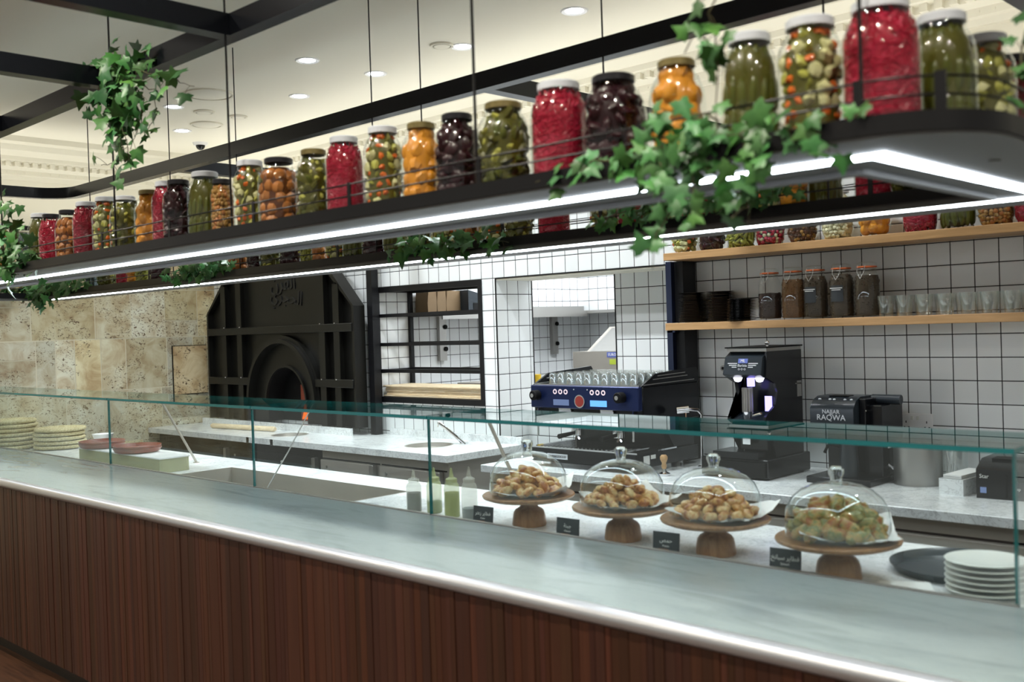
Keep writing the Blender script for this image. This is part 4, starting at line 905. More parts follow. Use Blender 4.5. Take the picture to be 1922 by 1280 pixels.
# ------------------------------------------------------------------ grinder
gr = empty('coffee_grinder', (0, 0, 0), 0, 'tall black coffee grinder with winged emblem and lit spout', 'coffee grinder')
GX0, GX1 = -2.625, -2.415
hd = [(4.165, 1.425), (4.21, 1.45), (4.50, 1.45), (4.50, 1.33), (4.17, 1.33), (4.14, 1.345)]
part('head', gr, 'plasticgrey', lambda m: m.prism(hd, GX0, GX1-.012, 'x'))
part('side_panel', gr, 'plasticblk', lambda m: m.prism([(4.185, 1.45), (4.505, 1.45), (4.505, .955), (4.24, .955), (4.22, 1.06), (4.16, 1.10), (4.16, 1.15), (4.25, 1.20), (4.27, 1.26), (4.25, 1.30), (4.17, 1.332)], GX1-.011, GX1, 'x'))
part('back_column', gr, 'plasticblk', lambda m: m.prism([(4.30, 1.329), (4.50, 1.329), (4.50, .955), (4.28, .955), (4.28, 1.22)], GX0+.02, GX1-.012, 'x'))
part('left_cheek', gr, 'plasticblk', lambda m: m.prism([(4.17, 1.329), (4.299, 1.329), (4.28, 1.16), (4.17, 1.14), (4.17, 1.10), (4.24, 1.06), (4.279, .955), (4.25, 1.12), (4.26, 1.22), (4.24, 1.30)], GX0, GX0+.019, 'x'))
part('hopper_lid', gr, 'dark', lambda m: m.box(GX0-.005, GX1+.005, 4.17, 4.51, 1.466, 1.472)); part('hopper_rim', gr, 'steel', lambda m: m.box(GX0, GX1, 4.18, 4.50, 1.4505, 1.4655)); part('lid_knob', gr, 'chrome', lambda m: (m.cyl((GX1-.03, 4.24, 1.472), .006, .01, 10), m.ball((GX1-.03, 4.24, 1.489), .011)))
part('fork_tray', gr, 'plasticgrey', lambda m: m.prism([(4.15, 1.10), (4.279, 1.10), (4.279, 1.165), (4.16, 1.125)], GX0+.02, GX1-.012, 'x'))
part('dose_tube', gr, 'steel', lambda m: [m.cyl(((GX0+GX1)/2-.02+.032*math.cos(a)*.6, 4.215+.02*math.sin(a), 1.165), .008, .115, 8) for a in [PI*k/5+PI for k in range(6)]])
part('spout', gr, 'chrome', lambda m: (m.lathe([(.012, 1.10), (.03, 1.16), (.034, 1.168)], ((GX0+GX1)/2-.02, 4.215, 0), 16, cap=False), m.tube([((GX0+GX1)/2+.02, 4.19, 1.15), (GX1-.03, 4.17, 1.165)], .006), m.box(-2.54, -2.50, 4.16, 4.18, 1.02, 1.07)))
part('work_light', gr, 'uvwhite', lambda m: [m.lathe([(0, -.022), (.014, -.018), (.022, -.001)], (X, 4.19, 1.329), 14, cap=False) for X in (GX0+.05, GX1-.045)])
part('blue_light', gr, 'uv', lambda m: (m.box(GX1-.05, GX1-.018, 4.24, 4.25, 1.17, 1.24), m.cyl(((GX0+GX1)/2-.01, 4.23, 1.285), .018, .04, 14)))
part('front_base', gr, 'plasticblk', lambda m: (m.box(GX0+.05, GX1-.02, 4.20, 4.279, .99, 1.095), m.box(GX0-.06, GX1-.03, 4.13, 4.30, .955, .985)))
em2 = part('wing_emblem', gr, 'silverprint', lambda m: [m.prism([(cxx+a, 0), (cxx+b, 0), (cxx+b, .0035), (cxx+a, .0035)], 0, .001, 'y') for cxx, a, b in ()] or None) if False else None
tilt = math.atan2(4.165-4.14, 1.425-1.345)
def emb(cx, up, w, h, mt, nm):
    z = 1.345+up*math.cos(tilt); y = 4.14+up*math.sin(tilt)-.001
    m = MB().mat(mt); m.add([(cx-w/2, y, z), (cx+w/2, y, z), (cx+w/2, y+h*math.sin(tilt), z+h*math.cos(tilt)), (cx-w/2, y+h*math.sin(tilt), z+h*math.cos(tilt))], [(0, 1, 2, 3)]); return m.build(nm, gr)
cg_ = (GX0+GX1)/2-.006
for k, (u, w) in enumerate(((.052, .050), (.043, .042), (.034, .026))):
    for sg in (-1, 1): emb(cg_+sg*(.030+w/2), u, w, .004, 'silverprint', 'wing_stripe')
emb(cg_, .055, .05, .022, 'bluesticker', 'crest'); text('crest_text', 'ML', .02, 'chalk', (cg_, 4.14+.066*math.sin(tilt)-.0025, 1.345+.066*math.cos(tilt)), (PI/2-tilt, 0, 0), gr)
text('maker_text', 'Barista', .018, 'silverprint', (cg_, 4.14+.044*math.sin(tilt)-.0025, 1.345+.044*math.cos(tilt)), (PI/2-tilt, 0, 0), gr)
text('size_marks', 'O O O', .014, 'silverprint', (cg_, 4.14+.026*math.sin(tilt)-.0025, 1.345+.026*math.cos(tilt)), (PI/2-tilt, 0, 0), gr)
part('hinge', gr, 'steel', lambda m: (m.box(GX1, GX1+.002, 4.44, 4.50, 1.285, 1.29), m.box(GX1, GX1+.002, 4.455, 4.495, 1.225, 1.30)))
kb = empty('knock_drawer', (0, 0, 0), 0, 'low wide black drawer base under the coffee grinder', 'drawer base')
part('body', kb, 'plasticblk', lambda m: m.box(-2.76, -2.40, 4.14, 4.54, WZ+.006, .954, .004)); part('drawer', kb, 'dark', lambda m: m.box(-2.75, -2.41, 4.13, 4.139, WZ+.012, .940)); part('feet', kb, 'dark', lambda m: [m.cyl((x, y, WZ), .012, .006, 10) for x in (-2.74, -2.43) for y in (4.18, 4.5)])
# ------------------------------------------------------------------ raqwa brewer
rq = empty('coffee_brewer', (0, 0, 0), 0, 'small charcoal coffee brewer with silver lettering beside the grinder', 'coffee brewer')
RXa, RXb = -2.235, -2.03
part('head', rq, 'plasticgrey', lambda m: m.prism([(4.235, 1.115), (4.235, 1.19), (4.26, 1.225), (4.31, 1.243), (4.44, 1.243), (4.44, 1.115)], RXa, RXb, 'x'))
part('top_slot', rq, 'dark', lambda m: m.box(RXa+.06, RXa+.15, 4.30, 4.36, 1.2425, 1.2455)); part('buttons', rq, 'silverprint', lambda m: [m.ball((RXa+x, 4.272, 1.231), (.008, .006, .004), nu=8, nv=4) for x in (.03, .08, .10, .15, .18)])
part('column', rq, 'plasticblk', lambda m: (m.box(RXa+.02, RXb-.01, 4.36, 4.46, WZ+.03, 1.114), m.box(RXb+.002, RXb+.085, 4.33, 4.55, WZ+.03, 1.205, .004), m.box(RXb+.001, RXb+.03, 4.29, 4.44, 1.10, 1.235, .003)))
part('arm_roll', rq, 'plasticgrey', lambda m: m.cyl((RXb+.005, 4.42, 1.225), .022, .13, 16, 'x')); part('base', rq, 'plasticblk', lambda m: m.box(RXa-.01, RXb+.085, 4.20, 4.55, WZ, WZ+.03, .004)); part('chrome_trim', rq, 'chrome', lambda m: m.box(RXb+.0305, RXb+.034, 4.29, 4.43, 1.18, 1.186))
text('lettering', 'NAJJAR', .026, 'silverprint', (RXa+.10, 4.2345, 1.178), FRONT, rq); text('lettering', 'RAQWA', .036, 'silverprint', (RXa+.10, 4.2345, 1.152), FRONT, rq)
pit = empty('coffee_pot', (RXa+.16, 4.275, WZ+.0305), 0, 'slim grey pot standing under the small brewer', 'pot'); part('body', pit, 'plasticgrey', lambda m: m.lathe([(0, 0), (.040, 0), (.042, .05), (.034, .15), (.037, .16), (0, .16)], n=24)); part('handle', pit, 'dark', lambda m: m.tube([(-.034, 0, .13), (-.09, -.01, .14), (-.11, -.01, .10)], .007))
# canister etc.
cn = empty('steel_canister', (-1.828, 4.42, WZ), 0, 'tall ribbed stainless canister beside the coffee brewer', 'canister')
def ribbed(m):
    vs = []; n = 72
    for z in (0.003, .185):
        for i in range(n): a = 2*PI*i/n; r = .098+(.0022 if i % 2 else 0); vs.append((r*math.cos(a), r*math.sin(a), z))
    m.add(vs, [(i, (i+1) % n, n+(i+1) % n, n+i) for i in range(n)]+[tuple(range(n, 2*n))], False); m.lathe([(0, 0), (.102, 0), (.102, .004)], n=36, cap=False)
part('body', cn, 'steel', ribbed); part('rim', cn, 'chrome', lambda m: m.lathe([(.097, .185), (.103, .188), (.101, .193), (.092, .190)], n=36, cap=False)); part('handle', cn, 'chrome', lambda m: m.tube([(-.098, -.02, .16), (-.14, -.04, .15), (-.145, -.04, .10), (-.10, -.02, .06)], .006, 8))
gj = empty('glass_vase', (-1.69, 4.47, WZ), 0, 'clear cylindrical glass jar beside the ribbed canister', 'glass jar'); part('glass', gj, 'tumbler', lambda m: m.lathe([(0, .001), (.05, .001), (.054, .006), (.054, .18), (.051, .18), (.051, .014), (0, .012)], n=28, cap=False)); part('straws', gj, 'chalk', lambda m: [m.tube([(random.uniform(-.03, .03), random.uniform(-.03, .03), .02), (random.uniform(-.042, .042), random.uniform(-.042, .042), .175)], .003, 6) for _ in range(14)])
sk = empty('power_socket', (0, 0, 0), 0, 'double white power socket on the tiles above canister', 'socket'); part('plate', sk, 'white', lambda m: m.box(-2.0, -1.852, WY-.010, WY-.0005, 1.058, 1.144, .002)); part('switches', sk, 'plate', lambda m: [m.box(x, x+.012, WY-.014, WY-.010, 1.115, 1.132) for x in (-1.95, -1.925)]); part('pin_holes', sk, 'dark', lambda m: [m.box(x, x+w, WY-.011, WY-.0098, z, z+h) for x, w, z, h in ((-1.975, .004, 1.10, .010), (-1.985, .008, 1.08, .004), (-1.965, .008, 1.08, .004), (-1.88, .004, 1.10, .010), (-1.89, .008, 1.08, .004), (-1.87, .008, 1.08, .004))])
c = atZ(1810, 922, WZ); nb = empty('napkin_holder', (c.x, c.y, WZ), math.radians(-4), 'white marble box filled with paper napkins', 'napkin holder'); part('box', nb, 'marble', lambda m: (m.box(-.05, .05, -.12, .14, 0, .008), m.box(-.05, -.042, -.12, .14, .008, .065), m.box(.042, .05, -.12, .14, .008, .065), m.box(-.042, .042, -.12, -.112, .008, .065), m.box(-.042, .042, .132, .14, .008, .065))); part('napkins', nb, 'paper', lambda m: [m.box(-.038+random.uniform(-.002, .002), .038, -.108, .128+random.uniform(-.004, .002), .010+i*.008, .016+i*.008) for i in range(9)])
pr = empty('receipt_printer', (-1.41, 4.33, WZ), math.radians(3), 'black receipt printer at the end of worktop', 'printer'); part('body', pr, 'plasticblk', lambda m: m.prism([(-.13, 0), (.12, 0), (.12, .15), (-.05, .15), (-.13, .115)], -.10, .19, 'x')); part('paper_slot', pr, 'dark', lambda m: m.box(-.06, .14, -.06, .02, .1495, .152)); part('front_groove', pr, 'dark', lambda m: m.box(.01, .016, -.1315, -.129, .01, .10)); part('sticker', pr, 'screendim', lambda m: m.box(-.085, -.062, -.1315, -.1302, .022, .045)); text('lettering', 'Star', .022, 'chalk', (-.07, -.1312, .088), FRONT, pr); text('lettering', 'tsp', .016, 'chalk', (.055, -.1312, .045), FRONT, pr)

# ------------------------------------------------------------------ items on the serving worktop
PZ = .978
standp = [(992, 926), (1168, 948), (1342, 970), (1562, 1012)]
m = MB().mat('walnut'); m.lathe([(0, 0), (.062, 0), (.064, .006), (.060, .036), (.057, .050), (.050, .060), (.036, .068), (.029, .077), (.028, .090), (.036, .0988)], n=36, cap=False); ped = m.mesh('pedestal')
m = MB().mat('walnut'); m.lathe([(0, .0992), (.150, .0992), (.170, .107), (.173, .114), (.170, .118), (.160, .1165), (0, .1165)], n=48, cap=False); plt = m.mesh('plate')
m = MB().mat('glass'); m.lathe([(.141, 0), (.1435, .001), (.1435, .045), (.139, .075), (.125, .103), (.100, .126), (.068, .142), (.030, .150), (.0, .1515)], n=48, cap=False); dome = m.mesh('dome')
m = MB().mat('knobglass'); m.lathe([(0, .1518), (.017, .1518), (.0155, .160), (.022, .176), (.0215, .188), (.013, .194), (0, .1945)], n=24, cap=False); knob = m.mesh('knob')
def crumple(sz, amp, seed):
    random.seed(seed); n = 14; m = MB().mat('paper'); vs = []
    for j in range(n+1):
        for i in range(n+1):
            x = (i/n-.5)*2*sz; y = (j/n-.5)*2*sz; r = math.hypot(x, y); e = max(0, r-.10)
            vs.append((x, y, .0012+random.uniform(0, amp)*min(1, r/.08)+e*.45*(1+.5*math.sin(9*x+7*y))))
    m.add(vs, [(j*(n+1)+i, j*(n+1)+i+1, (j+1)*(n+1)+i+1, (j+1)*(n+1)+i) for j in range(n) for i in range(n)], True); return m.mesh('paper')
def pastry(kind, seed):
    random.seed(seed); m = MB().mat('dough2' if kind == 3 else 'dough'); vs = []; fs = []; nu, nv = 16, 9
    for i in range(nv+1):
        t = -PI/2+PI*i/nv
        for j in range(nu):
            a = 2*PI*j/nu; R = .027
            if kind == 3: k = abs(((a/(2*PI)*3) % 1)-.5)*2; R = .021+.017*k**1.5
            elif kind == 0: R = .030*(1-.38*max(0, math.sin(a))**.6)
            else: R = .026+.002*math.sin(5*a)
            ct = math.cos(t)**.8 if math.cos(t) > 1e-6 else 0; b = 1+random.uniform(-.06, .06)
            zz = .0145*math.sin(t)*(1 if kind != 3 else 1.15)
            if kind == 3 and t > 0: zz += .005*(1-abs(((a/(2*PI)*3+.5) % 1)-.5)*2)*ct
            vs.append((R*ct*b*math.cos(a), R*ct*b*math.sin(a), zz*b))
    for i in range(nv):
        for j in range(nu): q = (j+1) % nu; fs.append((i*nu+j, i*nu+q, (i+1)*nu+q, (i+1)*nu+j))
    m.add(vs, fs, True); return m.mesh('pastry')
PA = {0: [pastry(0, s_) for s_ in range(3)], 1: [pastry(1, 10+s_) for s_ in range(3)], 3: [pastry(3, 20+s_) for s_ in range(3)]}
pos4 = ['on the stand nearest the squeeze bottles', 'on the stand behind the second sign from bottles', 'on the stand left of the spinach pastry stand', 'on the stand beside the black tray']
pdesc = ['browned filled half moon pastry', 'small golden round pastry', 'small golden round pastry', 'green flecked triangular pastry']
cpos = []
for q, (px, py) in enumerate(standp):
    c = atZ(px, py, PZ)
    c = Vector((c.x, max(c.y, 2.685), c.z)); cpos.append(c); random.seed(100+q)
    e = empty('cake_stand', (c.x, c.y, WZ+.0005), random.random()*6, 'turned wooden cake stand '+['nearest the squeeze bottles', 'second from the squeeze bottles', 'third, next to the spinach pastry stand', 'with green flecked pastries, beside the black tray'][q], 'cake stand', 'wooden cake stands on the counter')
    for nm, me in (('pedestal', ped), ('plate', plt)): o = inst(me, nm, (0, 0, 0), parent=e)
    z0 = WZ+.118
    o = inst(crumple(.132, .007, q), 'greaseproof_paper', (c.x+.022, c.y+.012, z0), .6+q*.5); tag(o, 'crumpled white greaseproof paper under the pastries '+pos4[q], 'paper', 'greaseproof papers on the cake stands')
    g = empty('glass_dome', (c.x, c.y, z0+.006), 0, 'clear glass dome with knob covering pastries '+pos4[q], 'glass dome', 'glass domes on the cake stands')
    inst(dome, 'dome', (0, 0, 0), parent=g); inst(knob, 'knob', (0, 0, 0), parent=g)
    lay = [(.112, 16, .020), (.076, 11, .020), (.038, 6, .022), (.0, 1, .02), (.092, 13, .036), (.055, 8, .040), (.018, 3, .040), (.070, 9, .054), (.034, 5, .058), (.042, 6, .070), (.0, 1, .074), (.016, 3, .084)]
    if q == 3: lay = [(.105, 13, .024), (.066, 9, .026), (.025, 3, .026), (.090, 11, .046), (.048, 7, .050), (.070, 9, .066), (.028, 4, .070), (.048, 6, .086), (.0, 1, .09)]
    kd = [0, 1, 1, 3][q]
    for R, n, z in lay:
        a0 = random.random()*6
        for i in range(n):
            a = a0+2*PI*i/n+random.uniform(-.1, .1); rr = R+random.uniform(-.006, .006)
            o = inst(random.choice(PA[kd]), 'pastry', (c.x+rr*math.cos(a), c.y+rr*math.sin(a), z0+z+random.uniform(-.003, .003)), rot=(random.uniform(-.9, .9), random.uniform(-.9, .9), random.random()*6), sc=(.80 if kd else .92)*random.uniform(.9, 1.1) if q < 3 else random.uniform(.98, 1.12))
            tag(o, pdesc[q]+' in the pile '+pos4[q], 'pastry', 'pastries '+pos4[q])
random.seed(5)
sg = [(905, 'FEAE FE98 FECB FEAF 0020 FEAE FEEA FEE4 FED3', '', 'Zaatar', 'tag', 'nearest the squeeze bottles'), (1063, '', '', 'Cheese', 'tag', 'between the first and second cake stand'), (1247, '', '', 'Potato', 'tag', 'between the second and third cake stand'), (1470, '', '', 'Spinach', 'saucegreen', 'in front of the spinach pastries')]
AW = [AR('FEAE FE98 FECB 0020 FEAE FEF3 FEB3'), AR('FE94 FEE8 FE92 FE9F'), AR('FEB2 FEC3 FE8E FEC4 FE91'), AR('FEA6 FEE7 FE8E FE92 FEB3 0020 FEAE FEF3 FEC4 FED3')]
AW = [AR('FEAE FE98 FECB FEAF 0020 FEAE FEF3 FE8E FEC4 FED3'), AR('FE94 FEE8 FE92 FE9F'), AR('FEBA FEE4 FEA3'), AR('FEA6 FEE7 FE8E FE92 FEB3 0020 FEAE FEF3 FE8E FEC4 FED3')]
for i, (px, _, _, en, tg, wh) in enumerate(sg):
    c = atY(px, 975, 2.6); w = .094
    e = empty('price_card', (c.x, 2.60, WZ+.0005), math.radians(4), 'small black price card with arabic lettering '+wh, 'sign', 'black price cards behind the glass'); e.rotation_euler = (math.radians(-6), 0, math.radians(5))
    part('card', e, 'sign', lambda m: m.box(-w/2, w/2, 0, .003, 0, .083)); part('foot', e, 'sign', lambda m: m.box(-w/2, w/2, .0, .03, 0, .002)); part('price_patch', e, tg, lambda m: m.box(-.028, .010, -.0012, -.0002, .016, .030))
    text('lettering', AW[i], .018, 'chalk', (0, -.0012, .057), FRONT, e, .0003); text('lettering', en, .009, 'chalk', (0, -.0012, .040), FRONT, e, .0003)
# squeeze bottles
for px, Y, tip, b, s_, fill, lb in ((777, 2.70, 1.030, 'squeeze', 'saucedark', .09, 'squeeze bottle of dark sauce left of the glass joint'), (815, 2.73, 1.042, 'squeezegreen', 'saucegrey', .05, 'pale green squeeze bottle just right of glass joint'), (848, 2.71, 1.052, 'squeezegreen', 'saucegreen', .10, 'squeeze bottle filled with olive green sauce'), (881, 2.70, 1.066, 'squeeze', 'saucegrey', .045, 'cloudy squeeze bottle with blue grey sauce beside first price card')):
    c = atY(px, 930, Y); k = (tip-WZ)/.20; e = empty('squeeze_bottle', (c.x, Y, WZ+.0005), 0, lb, 'bottle', 'squeeze bottles on the worktop'); e.scale = (1, 1, k)
    part('body', e, b, lambda m: m.lathe([(0, 0), (.028, 0), (.031, .004), (.031, .118), (.027, .134), (.021, .140), (.021, .144)], n=24, cap=False)); part('sauce', e, s_, lambda m: m.lathe([(0, .003), (.0285, .003), (.0285, fill), (0, fill)], n=24, cap=False)); part('cap', e, b, lambda m: m.lathe([(.023, .142), (.023, .155), (.010, .162), (.0075, .175), (.0035, .199), (0, .20)], n=20, cap=False))
# woven trays
def tray_mesh(seed):
    random.seed(seed); m = MB().mat('straw')
    for k in range(8):
        r = .157-k*.0165; z = .017 if k == 0 else .0108; n = 48
        m.tube([((r+.0012*math.sin(i*2.1))*math.cos(2*PI*i/n), (r+.0012*math.sin(i*2.1))*math.sin(2*PI*i/n), z+.0012*math.sin(i*1.7+k)) for i in range(n)], .0125 if k == 0 else .0095, 6, True)
    m.cyl((0, 0, .002), .03, .006); return m.mesh('woven_tray')
tm = [tray_mesh(s_) for s_ in range(3)]
for c, n, wh in ((atY(22, 838, 2.70), 7, 'taller stack at the counter end'), (atZ(113, 841, WZ), 5, 'shorter stack beside the wooden crate')):
    for i in range(n):
        o = inst(tm[i % 3], 'woven_tray', (c.x+random.uniform(-.006, .006), c.y+random.uniform(-.006, .006), WZ+.0003+i*.0295), random.random()*6)
        tag(o, ('topmost' if i == n-1 else 'bottom' if i == 0 else 'middle')+' round woven straw tray in the '+wh, 'tray', 'woven trays in the '+wh)
m = MB().mat('white'); c = atZ(168, 832, WZ); m.lathe([(0, 0), (.05, 0), (.075, .06), (.072, .06), (.048, .006), (0, .006)], (c.x, c.y+.1, WZ), 28, cap=False); tag(m.build('white_bowl'), 'small white bowl behind the shorter stack of woven trays', 'bowl')
cr = empty('wooden_crate', (0, 0, 0), 0, 'low pale green washed wooden crate behind the guard glass', 'crate')
CX0, CX1, CY0, CY1 = -6.30, -5.27, 2.655, 2.83
part('side_board', cr, 'crate', lambda m: m.box(CX0, CX1, CY0, CY0+.015, WZ+.001, .936)); part('side_board', cr, 'crate', lambda m: m.box(CX0, CX1, CY1-.015, CY1, WZ+.001, .936)); part('end_board', cr, 'crate', lambda m: m.box(CX0, CX0+.015, CY0+.0155, CY1-.0155, WZ+.001, .936)); part('end_board', cr, 'crate', lambda m: m.box(CX1-.015, CX1, CY0+.0155, CY1-.0155, WZ+.001, .936)); part('lid_board', cr, 'white', lambda m: m.box(CX0-.005, CX1+.005, CY0-.004, CY1+.004, .9365, .943))
m = MB().mat('terra'); m.lathe([(0, 0), (.11, 0), (.125, .006), (.135, .028), (.131, .030), (.120, .010), (0, .007)], n=36, cap=False); dish = m.mesh('terracotta_dish')
for px, py, n, wh in ((192, 853, 2, 'near the woven trays'), (258, 853, 2, 'behind the glass joint')):
    c = atY(px, 845, 2.74)
    for i in range(n): tag(inst(dish, 'terracotta_dish', (c.x, 2.74, .9435+i*.013), i), ('upper' if i else 'lower')+' round terracotta dish on the crate '+wh, 'dish', 'terracotta dishes on the crate')
# black tray, plates, napkin
c = atZ(1808, 1066, .868); m = MB().mat('plasticgrey'); m.lathe([(0, 0), (.180, 0), (.196, .022), (.199, .023), (.199, .020), (.182, .0), (.178, .004), (0, .004)], (c.x, c.y, WZ+.0005), 56, cap=False); tag(m.build('round_tray'), 'large round charcoal serving tray behind the white plates', 'tray')
m = MB().mat('plate'); m.lathe([(0, 0), (.055, 0), (.060, .003), (.098, .012), (.101, .0145), (.099, .0160), (.062, .0075), (0, .006)], n=48, cap=False); pl = m.mesh('plate')
c2 = atZ(1846, 1120, WZ)
ords = ['bottom', 'second from bottom', 'third from bottom', 'third from top', 'second from top', 'topmost']
for i in range(6): tag(inst(pl, 'plate', (c2.x+random.uniform(-.002, .002), c2.y+.02, WZ+.005+i*.0152), i), ords[i]+' cream plate in the stack beside the round tray', 'plate', 'cream plates in the stack')
m = MB().mat('paper'); c = atZ(1705, 1103, WZ); m.xf = Matrix.Translation((c.x, c.y-.02, WZ+.0005)) @ Matrix.Rotation(.5, 4, 'Z'); m.box(-.07, .07, -.05, .05, 0, .006, .002); m.box(-.065, .068, -.048, .046, .006, .010, .002); tag(m.build('paper_napkin'), 'folded white napkin lying in front of the round tray', 'napkin')

# ------------------------------------------------------------------ ivy
LEAF = [(0, 0), (.16, -.10), (.44, -.08), (.36, .16), (.52, .40), (.24, .44), (0, .95), (-.24, .44), (-.52, .40), (-.36, .16), (-.44, -.08), (-.16, -.10)]
def ivy(label, vines, size=.045, dens=.030, seed=1, clusters=()):
    random.seed(seed); L = MB().mat('leaf'); S = MB().mat('stem')
    def leaf(p, sz):
        k = random.uniform(.6, 1.5); L.tc = (k*random.uniform(.8, 1.3), k, k*random.uniform(.7, 1.3))
        tipd = Vector((random.uniform(-1, 1), random.uniform(-.8, .3), random.uniform(-1.2, .5))).normalized()
        nr = (Vector((.35, -1, .25))+Vector((random.uniform(-.8, .8), random.uniform(-.5, .5), random.uniform(-.6, .8)))).normalized()
        sd = tipd.cross(nr).normalized(); nr = sd.cross(tipd)
        curl = random.uniform(-.1, .25); wob = random.uniform(.85, 1.15)
        vs = [p+tipd*.28*sz+nr*.05*sz]+[p+sd*x*sz*wob+tipd*y*sz+nr*(-.10*abs(x)*2-curl*y*y)*sz for x, y in LEAF]
        n = len(LEAF); L.add(vs, [(0, 1+i, 1+(i+1) % n) for i in range(n)], True)
    for pts in vines:
        P = [Vector(p) for p in pts]; Q = []
        for i in range(len(P)-1):
            a, b = P[i], P[i+1]; k = max(2, int((b-a).length/.03))
            for j in range(k):
                t = j/k; Q.append(a.lerp(b, t)+Vector((random.uniform(-1, 1), random.uniform(-1, .6), random.uniform(-1, 1)))*.006)
        Q.append(P[-1]); S.tube(Q, [.0022*(1-.5*i/len(Q)) for i in range(len(Q))], 5)
        acc = 0
        for i in range(len(Q)-1):
            seg = (Q[i+1]-Q[i]).length; acc += seg
            while acc > dens:
                acc -= dens*random.uniform(.7, 1.3); p = Q[i]+Vector((random.uniform(-1, 1), random.uniform(-1.2, .5), random.uniform(-1, 1)))*size*.55
                S.tube([Q[i], (Q[i]+p)/2+Vector((0, 0, .004)), p], .0009, 4); leaf(p, size*random.uniform(.6, 1.15))
    for c, rad3, n in clusters:
        for _ in range(n):
            p = Vector(c)+Vector((random.gauss(0, rad3[0]), random.gauss(0, rad3[1]), random.gauss(0, rad3[2]))); leaf(p, size*random.uniform(.6, 1.15))
    root = vines[0][0]; e = empty('ivy_plant', (0, 0, 0), 0, label, 'ivy plant'); S.build('stems', e); L.build('leaves', e); return e
def vy(Y, *pts): return [atY(x, y, Y if not isinstance(Y, (list, tuple)) else Y[i]) for i, (x, y) in enumerate(pts)]
a1 = 1.72
ivy('ivy hanging in a dense tuft from the ceiling frame crossing', [vy(a1, (235, 115), (220, 150), (225, 200), (235, 260), (243, 305)), vy(a1, (235, 120), (190, 115), (170, 150), (168, 195)), vy(a1, (240, 130), (300, 140), (340, 155), (365, 162)), vy(a1, (240, 130), (270, 180), (265, 230), (245, 280)), vy(a1, (225, 130), (185, 170), (190, 215), (210, 245)), vy(a1, (245, 110), (280, 95), (285, 88)), vy(a1, (230, 140), (205, 180), (215, 240), (240, 300), (190, 310)), vy(a1, (250, 150), (290, 170), (295, 210), (275, 250))], .068, .035, 3, [(atY(225, 150, a1), (.06, .03, .07), 40), (atY(235, 210, a1), (.07, .03, .07), 40)])
b1 = 1.69
ivy('big ivy trailing from the front shelf across the led strip and up the rod', [vy(b1, (1345, -30), (1335, 30), (1350, 120), (1345, 200), (1350, 250)), vy(b1, (1350, 100), (1300, 60), (1285, 100)), vy(b1, (1350, 250), (1250, 275), (1150, 310), (1060, 325), (1005, 342)), vy(b1, (1350, 230), (1280, 200), (1230, 230), (1200, 280)), vy(b1, (1350, 260), (1450, 225), (1510, 250), (1570, 245), (1640, 195)), vy(b1, (1510, 250), (1560, 280), (1545, 320)), vy(b1, (1400, 260), (1440, 300), (1400, 360), (1405, 420)), vy(b1, (1300, 280), (1350, 330), (1390, 390)), vy((1.69, 1.67, 1.66, 1.66), (1240, 300), (1265, 380), (1235, 440), (1225, 505)), vy((1.69, 1.67, 1.66), (1300, 330), (1300, 400), (1278, 462)), vy(b1, (1180, 300), (1120, 300), (1070, 310))], .050, .024, 5, [(atY(1330, 265, b1), (.085, .03, .028), 42), (atY(1240, 300, b1), (.06, .03, .014), 20), (atY(1395, 320, b1), (.022, .02, .04), 14)])
c1 = 2.76
ivy('ivy spilling over the rear shelf near the bright wall gap', [vy(c1, (1110, 425), (1170, 390), (1240, 385), (1300, 380)), vy(c1, (1240, 380), (1330, 365), (1420, 365), (1505, 350)), vy(c1, (1300, 378), (1380, 380), (1470, 372)), vy(c1, (1120, 415), (1180, 395), (1220, 400), (1270, 395))], .045, .016, 7, [(atY(1240, 385, c1), (.11, .03, .022), 50), (atY(1400, 366, c1), (.11, .03, .018), 45)])
ivy('long ivy trailing from the rear shelf above the niche rack', [vy(c1, (745, 478), (790, 450), (850, 455), (900, 445), (955, 455)), vy(c1, (760, 460), (800, 470), (850, 475), (890, 465)), vy(c1, (750, 455), (762, 478), (760, 486)), vy(c1, (900, 440), (930, 460))], .062, .026, 9, [(atY(840, 452, c1), (.16, .03, .018), 24)])
ivy('small ivy clump on the rear shelf left of the oven', [vy(c1, (322, 520), (360, 505), (400, 500), (435, 495)), vy(c1, (330, 525), (370, 515), (410, 512))], .050, .018, 11, [(atY(375, 503, c1), (.17, .03, .022), 60)])
ivy('ivy hanging below the far end of the rear shelf', [vy(c1, (15, 545), (60, 548), (110, 530), (165, 520)), vy(c1, (50, 550), (70, 570), (95, 560)), vy(c1, (90, 535), (120, 545), (150, 530))], .065, .018, 13, [(atY(100, 535, c1), (.25, .03, .03), 60), (atY(75, 560, c1), (.07, .02, .03), 12)])
ivy('ivy on the front shelf at its far end, around the rod', [vy(b1, (5, 375), (20, 420), (15, 470), (30, 500)), vy(b1, (20, 430), (45, 470), (60, 490)), vy(b1, (15, 470), (10, 500), (35, 515)), vy(b1, (20, 400), (35, 390))], .060, .022, 15, [(atY(30, 485, b1), (.10, .03, .06), 40)])
ivy('ivy sprig at the right shelf run, cut by the picture edge', [[atX(1925, 60, -.62), atX(1915, 130, -.62), atX(1920, 200, -.62), atX(1908, 245, -.62)], [atX(1925, 20, -.62), atX(1918, 40, -.62)]], .045, .03, 17)

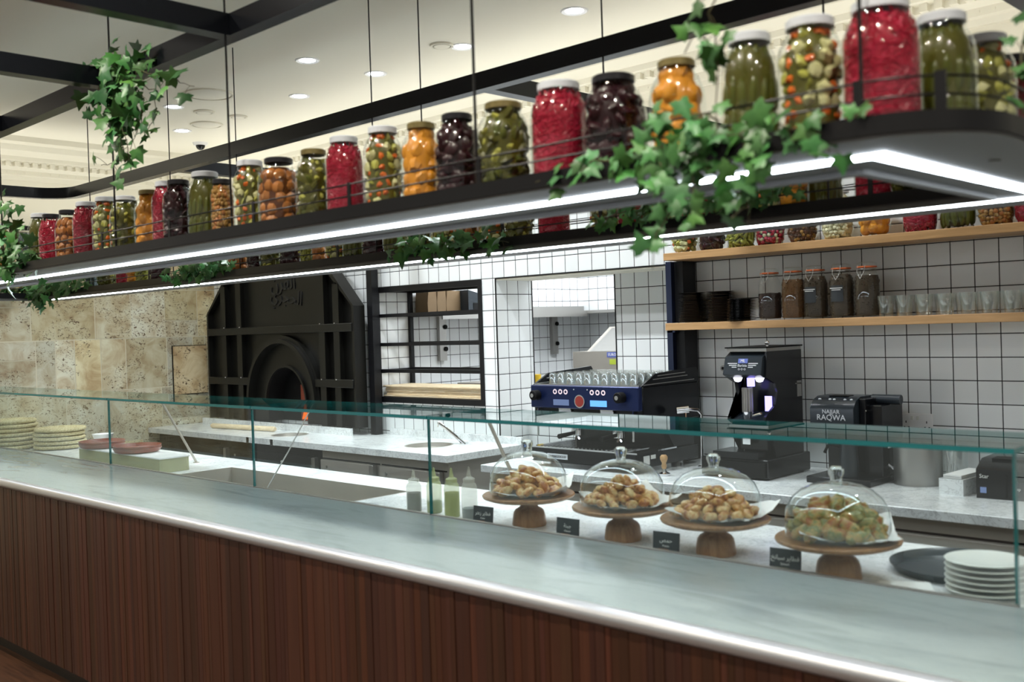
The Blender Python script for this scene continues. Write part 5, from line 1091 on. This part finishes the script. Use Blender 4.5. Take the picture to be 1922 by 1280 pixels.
# ------------------------------------------------------------------ lights
def area(name, loc, size, power, color=(1, 1, 1), rot=(0, 0, 0), shape='DISK', sy=None, spread=None):
    l = bpy.data.lights.new(name, 'AREA'); l.shape = shape; l.size = size; l.energy = power; l.color = color
    if sy: l.size_y = sy
    if spread: l.spread = spread
    o = bpy.data.objects.new(name, l); col.objects.link(o); o.location = loc; o.rotation_euler = rot; return o
for i, p in enumerate(dpos): area('downlight_lamp', (p.x, p.y, CZ-.012), .085, 10, (.90, .96, 1), spread=math.radians(130))
k = 0
for X in (-7.6, -6.5, -5.5, -4.5, -3.5, -2.5, -1.6, -.7, .3, 1.3, 2.2):
    for Y in (-2.2, -.4, 1.1):
        area('downlight_lamp', (X+.13*math.sin(7*X+Y), Y, CZ-.012), .08, 11.5, (1, .93, .80), spread=math.radians(140))
for X in (-2.2, -.9): area('downlight_lamp', (X, 3.9, CZ-.012), .085, 6, (.92, .97, 1), spread=math.radians(120))
# unseen uplights placed to brighten the plaster ceiling and cornices
area('unseen_uplight', (-3.2, 4.25, 2.50), 8.5, 23, (1, .97, .88), rot=(math.radians(180-12), 0, 0), shape='RECTANGLE', sy=.05)
area('unseen_uplight', (-7.7, 2.4, 2.55), 4.0, 12, (1, .97, .88), rot=(math.radians(180), math.radians(12), math.radians(90)), shape='RECTANGLE', sy=.05)
area('kitchen_lamp', (-4.6, 6.0, 2.85), 1.2, 75, (.92, .97, 1), shape='SQUARE')
w = bpy.data.worlds.new('world'); bpy.context.scene.world = w; w.use_nodes = True
w.node_tree.nodes['Background'].inputs[0].default_value = (.95, .93, .85, 1); w.node_tree.nodes['Background'].inputs[1].default_value = .36
sc = bpy.context.scene
sc.view_settings.view_transform = 'Standard'; sc.view_settings.look = 'None'; sc.view_settings.exposure = 0.15; sc.view_settings.gamma = 1; sc.view_settings.use_curve_mapping = False
cy = sc.cycles
cy.use_denoising = True; cy.max_bounces = 10; cy.transparent_max_bounces = 24; cy.diffuse_bounces = 4; cy.glossy_bounces = 5; cy.transmission_bounces = 6
cy.sample_clamp_indirect = 6; cy.sample_clamp_direct = 0; cy.caustics_reflective = False; cy.caustics_refractive = False
bpy.context.view_layer.update()
